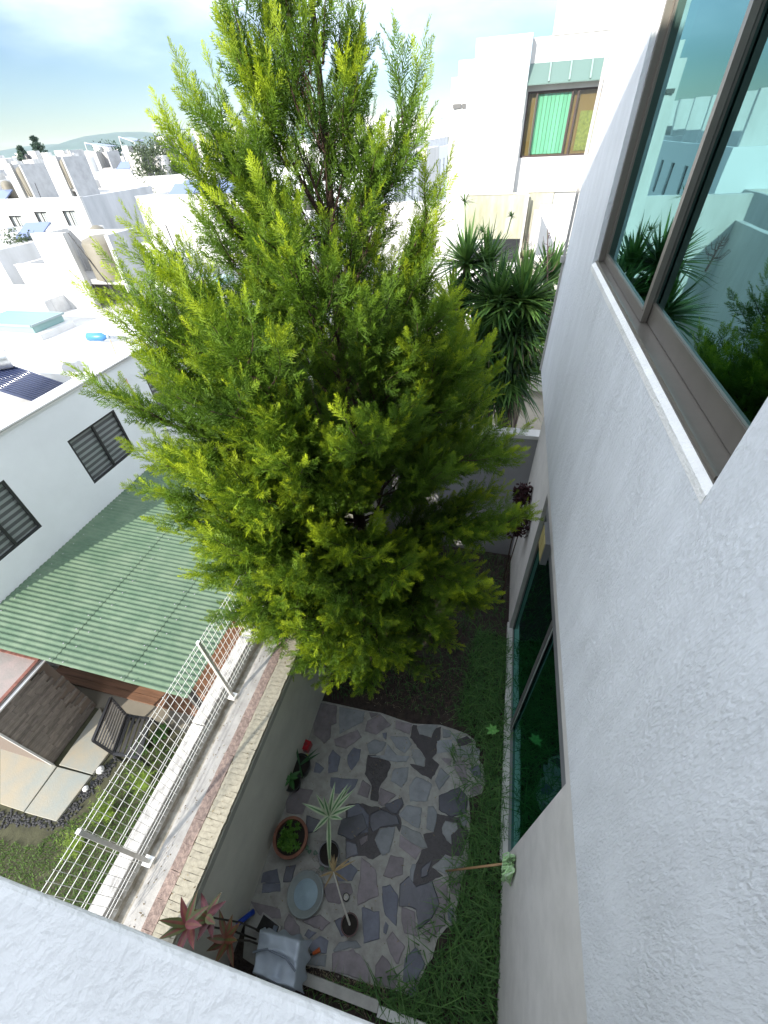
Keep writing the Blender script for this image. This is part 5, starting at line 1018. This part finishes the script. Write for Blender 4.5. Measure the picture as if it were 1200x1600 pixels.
def stalk(label, base, top, seed):
    rg = random.Random(seed); t_ = thing('dry_flower_stalk', label, 'flower stalk', base, 'dry yucca flower stalks'); m_ = MB(); b = Vector(base); tp = Vector(top); m_.tube([b, tp], [.018, .006], n=5)
    for k in range(20):
        f_ = .25 + .72 * k / 20; p = b.lerp(tp, f_); a = rg.uniform(0, 6.28); L = .26 * (1.15 - f_); e = p + Vector((math.cos(a) * L, math.sin(a) * L, L * .45)); m_.tube([p, p.lerp(e, .6) + Vector((0, 0, -.02)), e + Vector((0, 0, .07))], [.006, .005, .003], n=4)
    m_.build('stalk', mat('dry_purple_stalk', (.11, .07, .07), .9), t_)
stalk('dry branching flower stalk at the right, against the pale wall', (0.812, 9.0, 6.058), (0.632, 9.0, 6.975), 1)
stalk('smaller dry flower stalk left of the other, near round seed pods', (0.39, 9.0, 6.051), (0.327, 9.0, 6.903), 2)
stalk('dry flower stalk partly hidden at the left behind the conifer tips', (-1.521, 9.5, 6.247), (-1.585, 9.5, 6.776), 3)
pd = thing('seed_pods', 'cluster of round green seed pods on a stalk beside the dark garage opening', 'seed pods', (0.409, 9.0, 6.573))
for p in ((0.413, 9.0, 6.613), (0.282, 9.0, 6.603), (0.357, 9.0, 6.493), (0.351, 9.0, 6.401)):
    m_ = MB(); m_.lathe([(0, -.07), (.04, -.05), (.055, 0), (.04, .05), (0, .07)], p, n=10); m_.build('pod', mat('olive_pod', (.22, .24, .10), .7, rnd=.2), pd, smooth=True)
# dark red hanging plants on the far right wall
for i, (p, r0, lab) in enumerate((((1.02, 6.966, 2.719), .16, 'upper dark red bushy plant against the lower right wall'), ((1.0, 6.395, 2.476), .24, 'lower dark maroon bushy plant against the lower right wall'))):
    rg = np.random.default_rng(60 + i); t_ = thing('dark_red_plant', lab, 'plant', (p[0] - .05, p[1], 0))
    m_ = MB(); m_.tube([(p[0] - .05, p[1], 0), (p[0] - .08, p[1] - .03, p[2] * .5), (p[0] - .02, p[1], p[2])], [.02, .016, .01], n=6); m_.build('stem', BARK, t_)
    v, f_, tt = leaf_cloud(520, (p[0] - .08, p[1], p[2]), r0, .085, rg, 1.5); o = np_obj('leaves', v, f_, leaf_mat('maroon_leaf_%s' % 'ab'[i], (0.018, .006, .008), (.06, .02, .025), .1), t_, tt, org=(p[0] - .05, p[1], 0)); o['kind'] = 'stuff'

# ------------------------------------------------------------------ potted plants and bits on the patio
def pot(parent, c, r, h_, mat_, rim=1.12, soil=True, rr_=.78):
    m_ = MB(); x, y, z_ = c
    m_.lathe([(r * rr_ * .9, 0), (r * rr_, .01), (r, h_ * .86), (r * rim, h_ * .87), (r * rim, h_), (r * .96, h_), (r * .94, h_ * .84), (0, h_ * .83)], c, n=28); o = m_.build('pot', mat_, parent, smooth=False)
    if soil: m_ = MB(); m_.lathe([(r * .95, h_ * .86), (r * .5, h_ * .88), (0, h_ * .885)], c, n=16); m_.build('potting_soil', mat('potting_soil', (.018, .014, .011), .95, bump=1, bscale=50), parent)
    return o
def leaf_blade(mb, base, d, L, w, droop=.3, curl=.25, seg=5, mi=0):
    base = Vector(base); d = Vector(d).normalized(); s = d.cross(Vector((0, 0, 1)));
    if s.length < .05: s = Vector((1, 0, 0))
    s.normalize(); k = len(mb.v); W = [.35, .9, 1, .8, .45, .03]
    hz = max(.2, 1 - abs(d.z))
    for i in range(seg + 1):
        t = i / seg; c_ = base + d * L * t + Vector((0, 0, -1)) * droop * L * t * t * hz; nrm = s.cross(d).normalized(); ww = w * W[i]
        for q in (-1, -.33, .33, 1): mb.v.append(tuple(c_ + s * q * ww + nrm * abs(q) * ww * curl))
    for i in range(seg):
        for j in range(3): mb.f.append((k + i * 4 + j, k + i * 4 + j + 1, k + i * 4 + j + 5, k + i * 4 + j + 4)); mb.m.append(mi if j != 1 else mi + 1)
    return mb
TERRA = mat('terracotta', (0.21, 0.085, 0.052), .8, .3, 6, .3, 50)
BPOT = mat('black_plastic_pot', (.012, .013, .014), .35)
SUCC = leaf_mat('succulent_green', (0.02, .09, .012), (.12, .27, .03), .25)
t_ = thing('potted_succulents', 'large terracotta pot packed with bright green succulents against the grey wall', 'potted plant', (-2.07, .93, .03))
pot(t_, (-2.07, .93, .03), .235, .34, TERRA, rim=1.14)
rg = np.random.default_rng(8); parts = []
for i in range(26):
    a = rg.uniform(0, 6.28); q = rg.uniform(0, .8) ** .7 * .2; v, f_, tt = swords((-2.07 + math.cos(a) * q, .93 + math.sin(a) * q, .33 + rg.uniform(0, .1)), 22, rg.uniform(.05, .085), .012, rg, lo=-.2, hi=.98, droop=.1); parts.append((v, f_, tt * .5 + rg.uniform(0, .5)))
v, f_, tt = merge(parts); o = np_obj('succulent_rosettes', v, f_, SUCC, t_, tt, org=(-2.07, .93, .03)); o['kind'] = 'stuff'
def leafy(label, c, hts, nl, L, w, cols, r, h_, potm, name='potted_plant', seed=1, tilt=.4, group=None):
    t_ = thing(name, label, 'potted plant', c, group); pot(t_, c, r, h_, potm); rg = random.Random(seed)
    top = Vector(c) + Vector((0, 0, hts)); m_ = MB(); m_.tube([Vector(c) + Vector((0, 0, h_ * .8)), top], [.012, .008], n=6); m_.build('stem', mat('leaf_stem', (.08, .14, .05), .7), t_)
    for i in range(nl):
        a = 6.283 * i / nl + rg.uniform(-.25, .25); e = rg.uniform(-.1, tilt); m_ = MB(); leaf_blade(m_, top + Vector((0, 0, -.04 * (i % 3))), (math.cos(a), math.sin(a), e), L * rg.uniform(.8, 1.15), w); m_.build('leaf', cols, t_, smooth=True)
    return t_
GL1 = mat('dark_leaf_green', (.035, .13, .03), .45, .2, 6); GL2 = mat('dark_leaf_mid', (.05, .17, .04), .45)
leafy('black potted plant with broad pointed green leaves at the foot of the grey wall', (-2.374, 1.646, 0.03), .42, 6, .20, .042, [GL1, GL2], .13, .22, BPOT, seed=2)
t_ = thing('potted_plant', 'round black pot with long dark narrow leaves beside the red box', 'potted plant', (-2.337, 1.906, 0.03))
p0 = Vector((-2.337, 1.906, 0.03)); pot(t_, tuple(p0), .17, .26, BPOT, rim=1.1)
for i, (dx, dy, dz) in enumerate(((.5, .35, .35), (.55, .45, .25), (.42, .5, .3), (.3, -.35, .4), (-.2, .4, .5))):
    m_ = MB(); leaf_blade(m_, p0 + Vector((0, 0, .24)), (dx, dy, dz), .42, .02, droop=.2); m_.build('leaf', [mat('very_dark_leaf', (.02, .06, .03), .4), GL1], t_, smooth=True)
t_ = thing('red_box', 'small red plastic box on the patio in the corner by the wall', 'box', (-2.405, 2.307, 0.0))
p0 = Vector((-2.384, 2.268, 0.03)); m_ = MB(); m_.prism([(p0.x + a, p0.y + b) for a, b in ((-.07, -.08), (.06, -.09), (.08, .07), (-.06, .09))], .03, .19, bevel=.012); m_.build('body', mat('bright_red_plastic', (.42, .012, .02), .35), t_)
m_ = MB(); m_.lathe([(.03, 0), (.035, .02), (.02, .03), (0, .03)], (p0.x, p0.y, .191), n=12); m_.build('cap', mat('dark_red_plastic', (.25, .01, .015), .3), t_)
m_ = MB(); leaf_blade(m_, (p0.x + .02, p0.y - .12, .06), (.6, -.3, .1), .10, .025); setp(m_.build('fallen_leaf', [mat('yellow_leaf', (.45, .45, .10), .6), mat('yellow_leaf_mid', (.35, .4, .1), .6)], smooth=True), 'small yellow green fallen leaf below the red box', 'leaf')
# variegated dracaena
LEAFW = mat('cream_leaf_margin', (.36, .42, .28), .5, .2, 10); LEAFG = mat('green_leaf_centre', (.06, .17, .05), .45, .3, 10)
dp = Vector((-1.443, 0.894, 0.03)); t_ = thing('potted_dracaena', 'variegated dracaena with long green and cream leaves in a black pot', 'potted plant', tuple(dp))
pot(t_, tuple(dp), .15, .24, BPOT, rim=1.1)
top = Vector((-1.492, 1.249, 0.8)); m_ = MB(); m_.tube([dp + Vector((0, 0, .2)), dp.lerp(top, .55) + Vector((.01, 0, .1)), top], [.016, .014, .012], n=7); m_.build('stem', mat('cane_stem', (.30, .27, .20), .8, .3, 20), t_)
for px in [(-1.233, 1.694, 0.95), (-1.151, 1.64, 1.0), (-1.484, 1.678, 1.05), (-1.747, 1.436, 1.05), (-1.608, 1.439, 1.1), (-1.935, 1.281, 0.92), (-1.093, 1.455, 0.92), (-1.646, 0.982, 0.85), (-1.254, 1.246, 0.85), (-1.367, 0.801, 0.42), (-1.267, 1.693, 1.02), (-1.843, 1.278, 0.85)]:
    e = Vector(px); d = e - top; m_ = MB(); leaf_blade(m_, top, (d.x, d.y, d.z + d.length * .3), d.length * 1.05, .036, droop=.35, curl=.35); m_.build('leaf', [LEAFW, LEAFG], t_, smooth=True)
# dying dracaena in a small red-brown pot
dp = Vector((-0.916, 0.236, 0.03)); t_ = thing('potted_dracaena', 'dried out plant on a pale bent stem in a small reddish brown pot', 'potted plant', tuple(dp))
pot(t_, tuple(dp), .115, .17, mat('reddish_brown_pot', (.085, .028, .024), .5, .3, 8), rim=1.08)
top = Vector((-1.249, 0.678, 0.62)); m_ = MB(); m_.tube([dp + Vector((0, 0, .14)), dp.lerp(top, .5) + Vector((.0, -.01, .08)), top], [.016, .012, .009], n=7); m_.build('stem', mat('bleached_stem', (.52, .50, .44), .8), t_)
DRY1 = mat('straw_leaf', (.36, .27, .13), .8, .4, 10); DRY2 = mat('brown_leaf', (.22, .15, .07), .8)
for px in [(-0.971, 0.873, 0.68), (-1.032, 0.892, 0.7), (-1.321, 0.841, 0.72), (-1.357, 0.799, 0.7), (-1.237, 0.843, 0.7), (-1.354, 0.476, 0.45), (-1.455, 0.586, 0.5), (-1.026, 0.639, 0.45), (-1.152, 0.565, 0.4), (-1.282, 0.853, 0.75)]:
    e = Vector(px); d = e - top; m_ = MB(); leaf_blade(m_, top, d, d.length, .014, droop=.1, curl=.3); m_.build('dry_leaf', [DRY1, DRY2], t_, smooth=True)
# grey ivy tangle + dish + ring
t_ = thing('trailing_weed', 'tangle of dry twigs and small grey green leaves between the pots', 'plant', (-1.576, 0.767, 0.03)); m_ = MB(); c0 = Vector((-1.551, 0.769, 0.06)); rg2 = random.Random(4)
for i in range(26):
    a = c0 + Vector((rg2.gauss(0, .08), rg2.gauss(0, .08), rg2.uniform(0, .12))); b = a + Vector((rg2.gauss(0, .12), rg2.gauss(0, .12), rg2.uniform(-.05, .1))); m_.tube([a, a.lerp(b, .5) + Vector((rg2.gauss(0, .02), rg2.gauss(0, .02), .03)), b], .0035, n=4)
m_.build('twigs', mat('grey_twig', (.20, .19, .17), .9), t_)
for i, px in enumerate([(-1.767, 0.877, 0.15), (-1.841, 0.906, 0.16), (-1.476, 0.713, 0.15), (-1.436, 0.77, 0.14), (-1.883, 0.97, 0.3), (-1.704, 0.865, 0.12)]):
    m_ = MB(); leaf_blade(m_, px, (rg2.uniform(-1, 1), rg2.uniform(-1, 1), .2), .075, .032); m_.build('leaf', [mat('ivy_leaf', (.07, .14, .09), .6), mat('ivy_leaf_vein', (.10, .18, .12), .6)], t_, smooth=True)
c0 = (-1.656, 0.393, 0.05)
t_ = thing('grey_basin', 'shallow round pale grey dish lying on the dark paving', 'dish', c0)
m_ = MB(); m_.lathe([(.19, -.015), (.255, .035), (.27, .05), (.262, .056), (.245, .045), (.175, .008)], c0, n=40); m_.build('rim', mat('grey_dish_plastic', (.24, .27, .265), .45, .15, 5), t_, smooth=True)
m_ = MB(); m_.lathe([(.176, .0085), (.17, .014), (.085, .015), (.08, .020), (.03, .020), (.026, .026), (0, .026)], c0, n=36); m_.build('centre', mat('bluish_dish_centre', (.30, .40, .46), .35, .15, 5), t_, smooth=True)
c0 = (-1.064, 0.501, 0.05); t_ = thing('white_ring', 'small black and white ring lid on the paving right of the grey dish', 'lid', c0)
m_ = MB(); m_.lathe([(.05, -.02), (.05, .02), (.04, .025)], c0, n=20); m_.build('rim', BPOT, t_); m_ = MB(); m_.lathe([(.04, .022), (.03, .03), (.02, .024)], c0, n=20); m_.build('ring', mat('cream_plastic', (.5, .48, .42), .5), t_); m_ = MB(); m_.lathe([(.018, .02), (.010, .028), (0, .028)], c0, n=12); m_.build('hub', WHITE, t_)
# black-screened tray
q = [Vector(p) for p in [(-2.188, 0.066, 0.06), (-1.865, -0.004, 0.06), (-1.861, -0.184, 0.06), (-2.233, -0.146, 0.06)]]
t_ = thing('white_framed_panel', 'black panel with a rounded pale frame lying by the wall behind the grey cover', 'panel', tuple(q[0])); ctr = sum(q, Vector()) / 4
m_ = MB(); m_.prism([tuple(p)[:2] for p in q], .03, .075, bevel=.01); m_.build('frame', mat('pale_frame', (.33, .32, .30), .6), t_)
m_ = MB(); m_.prism([tuple(ctr + (p - ctr) * .84)[:2] for p in q], .0755, .079); m_.build('screen', mat('black_glass', (.008, .008, .01), .15), t_)
m_ = MB(); k_ = ctr + (q[1] - ctr) * .45 + (q[2] - ctr) * .1; m_.prism([(k_.x - .03, k_.y - .03), (k_.x + .03, k_.y - .03), (k_.x + .03, k_.y + .03), (k_.x - .03, k_.y + .03)], .0795, .082); m_.build('sticker', mat('grey_blue_sticker', (.08, .11, .15), .4), t_)
# covered chair / box : draped blue-grey cloth
def cloth_box(corners, ztop, zbot, n=26):
    A, B, C, D = [Vector((*p, 0)) for p in corners]; V = []; F = []; rg = random.Random(2)
    for j in range(n + 1):
        for i in range(n + 1):
            u = i / n; v = j / n; U = min(1, max(0, (u - .16) / .68)); Wv = min(1, max(0, (v - .16) / .68))
            p = A.lerp(B, U).lerp(D.lerp(C, U), Wv); edge = min(u, 1 - u, v, 1 - v) / .16; out = max(0, 1 - edge)
            ctr = (A + B + C + D) / 4; dirv = (p - ctr); dirv.z = 0
            if dirv.length > 0: dirv.normalize()
            z_ = ztop if out == 0 else ztop + (zbot - ztop) * out
            x, y = u * 9, v * 9
            fold = .045 * math.sin(u * 13 + v * 4) * (1 if out == 0 else .8) + .012 * math.sin(v * 21 - u * 9)
            sagc = -.16 * math.exp(-(((u - .52) / .10) ** 2)) * max(0, min(1, (.68 - v) / .35)) if out == 0 else 0
            sagc += .05 * math.exp(-((v - .62 + .25 * abs(u - .5)) / .035) ** 2) if out == 0 else 0
            q = p + dirv * (.05 * out + .03 * math.sin(u * 30 + v * 26) * out); V.append((q.x, q.y, z_ + (fold + sagc) * (1 - out * .6) - .03 * (1 - min(1, edge)) ))
    for j in range(n):
        for i in range(n): a = j * (n + 1) + i; F.append((a, a + 1, a + n + 2, a + n + 1))
    return V, F
CB = [(-1.893, -0.468), (-1.35, -0.467), (-1.414, -0.068), (-1.989, -0.102)]
t_ = thing('covered_stool', 'stool or grill under a draped blue grey waterproof cover beside the low kerb', 'covered furniture', (*CB[0], 0))
V, F = cloth_box(CB, .75, .25); m_ = MB(); m_.add(V, F); o = m_.build('cover', mat('blue_grey_fabric', (.46, .52, .60), .6, .12, 3, .2, 200), t_, smooth=True)
o.modifiers.new('thickness', 'SOLIDIFY').thickness = .006; sb = o.modifiers.new('smooth', 'SUBSURF'); sb.levels = 1; sb.render_levels = 1
cc = [Vector((*p, 0)) for p in CB]; m_ = MB()
ctr = sum(cc, Vector()) / 4
m_.prism([tuple(ctr + (p - ctr) * .88)[:2] for p in cc], .03, .60); m_.build('frame', mat('dark_blue_base', (.03, .035, .045), .7), t_)
m_ = MB(); lp_ = [Vector((*p, .78)) for p in CB]; m_.tube([lp_[0].lerp(lp_[3], .45) + Vector((-.02, 0, .0)), lp_[0].lerp(lp_[3], .62).lerp(lp_[1].lerp(lp_[2], .62), .3) + Vector((0, 0, .03)), lp_[0].lerp(lp_[3], .55).lerp(lp_[1].lerp(lp_[2], .55), .75) + Vector((0, 0, .02)), lp_[1].lerp(lp_[2], .35)], .012, n=6); m_.build('piping', mat('cover_piping', (.17, .20, .25), .6), t_)
# blue tube (rolled sheet) and orange-tipped tool
t_ = thing('blue_tube', 'bright blue plastic tube leaning in the corner of the wall', 'tube', (-2.309, 0.038, 0.05))
m_ = MB(); m_.tube([(-2.294, 0.039, 0.18), (-2.433, -0.164, 0.35)], [.035, .03], n=12); m_.build('body', mat('royal_blue_plastic', (.01, .05, .38), .35), t_, smooth=True)
m_ = MB(); m_.tube([(-2.433, -0.164, 0.35), (-2.576, -0.429, 0.55)], [.018, .022], n=8); m_.build('handle', mat('blue_handle', (.06, .14, .30), .5), t_)
t_ = thing('orange_nozzle', 'small tool with an orange tip on the paving right of the grey cover', 'tool', (-1.288, -0.125, 0.05))
m_ = MB(); m_.tube([(-1.335, -0.149, 0.055), (-1.253, -0.092, 0.06)], [.018, .028], n=10); m_.build('tip', mat('orange_plastic', (.50, .10, .02), .4), t_); m_ = MB(); m_.tube([(-1.335, -0.149, 0.055), (-1.458, -0.241, 0.05)], .012, n=6); m_.build('handle', BPOT, t_)
# red cordyline plants near the parapet
R1 = mat('red_leaf', (.17, .028, .035), .5, .5, 8); R2 = mat('orange_red_leaf', (.19, .06, .035), .5, .4, 8); R3 = mat('olive_leaf', (.10, .11, .03), .5, .3, 8); R4 = mat('dark_red_leaf', (.11, .02, .025), .5, .4, 8)
for i, (px, zt, rL, cols, nl, lab) in enumerate((((-2.221, -0.212, 2.62), 2.62, .30, [R1, R2], 8, 'tallest red leaved cordyline, nearest the boundary wall'), ((-2.147, -0.125, 2.35), 2.35, .24, [R4, R1], 8, 'dark red cordyline in the middle of the three by the boundary wall'), ((-2.052, -0.251, 1.75), 1.75, .28, [R2, R3], 8, 'lowest cordyline with orange and olive leaves next to the covered stool'))):
    t_ = thing('cordyline', lab, 'plant', (px[0] + .05, px[1], 0)); m_ = MB(); m_.tube([(px[0] + .05, px[1], 0), (px[0] + .03, px[1] + .03, zt * .5), px], [.011, .010, .008], n=6); m_.build('stem', mat('dark_cane', (.05, .04, .03), .9), t_)
    rg2 = random.Random(i)
    for k in range(nl):
        a = 6.283 * k / nl + rg2.uniform(-.2, .2); e = rg2.uniform(.1, .9); m_ = MB(); cs = cols if rg2.random() < .75 else [R3, R2]; leaf_blade(m_, Vector(px) + Vector((0, 0, -.02 * k)), (math.cos(a), math.sin(a), e), rL * rg2.uniform(.8, 1.1), .038, droop=.3); m_.build('leaf', cs, t_, smooth=True)
# broad-leaf weed in the grass
px = Vector((0.863, 3.215, 0.28)); t_ = thing('broadleaf_weed', 'bright green broad leaved weed standing in the grass by the glass door', 'plant', (px.x, px.y, 0)); m_ = MB(); m_.tube([(px.x, px.y, 0), px], .006, n=5); m_.build('stem', GL2, t_)
WG = mat('weed_green', (.10, .30, .05), .5)
for k in range(7): a = k * .9 + .2; m_ = MB(); leaf_blade(m_, px, (math.cos(a), math.sin(a), .25), .13 if k < 5 else .08, .034); m_.build('leaf', [WG, mat('weed_mid', (.14, .36, .07), .5)], t_, smooth=True)
# mop leaning on the lower wall
mb_ = Vector((0.314, 1.136, 0.03)); mh = Vector((1.02, 1.228, 1.245)); t_ = thing('mop', 'upturned mop with a wooden handle and pale green strands leaning on the lower wall', 'mop', tuple(mb_))
m_ = MB(); m_.tube([mb_, mh], .014, n=10); m_.build('handle', mat('wooden_handle', (.42, .25, .12), .55, .2, 10), t_, smooth=True)
m_ = MB(); m_.tube([mh, mh + (mh - mb_).normalized() * .10], [.022, .03], n=10); m_.build('collar', mat('dull_green_collar', (.12, .16, .08), .6), t_)
MOP = [mat('pale_green_strand', (.50, .78, .38), .8, .25, 30), mat('white_green_strand', (.55, .70, .48), .8)]
hc = mh + (mh - mb_).normalized() * .07; rg2 = random.Random(3); strands = [MB(), MB()]
for i in range(90):
    a = rg2.uniform(-1.3, 1.3); side = rg2.choice((-1, 1)); w1 = rg2.uniform(.02, .085); yo = rg2.uniform(-.09, .09); L = rg2.uniform(.14, .26)
    p0 = hc + Vector((-.02, 0, 0)); p1 = hc + Vector((rg2.uniform(-.05, .05), yo, rg2.uniform(.02, .09))); p2 = hc + Vector((rg2.uniform(-.09, .05), yo * 1.15 - .03, -.05)); p3 = hc + Vector((rg2.uniform(-.08, .05), yo * .9 - .06 - rg2.uniform(0, .05), -L)); strands[i % 5 == 0].tube([p0, p1, p2, p3], .009, n=5)
strands[0].build('strands', MOP[0], t_, smooth=True); strands[1].build('pale_strands', MOP[1], t_, smooth=True)
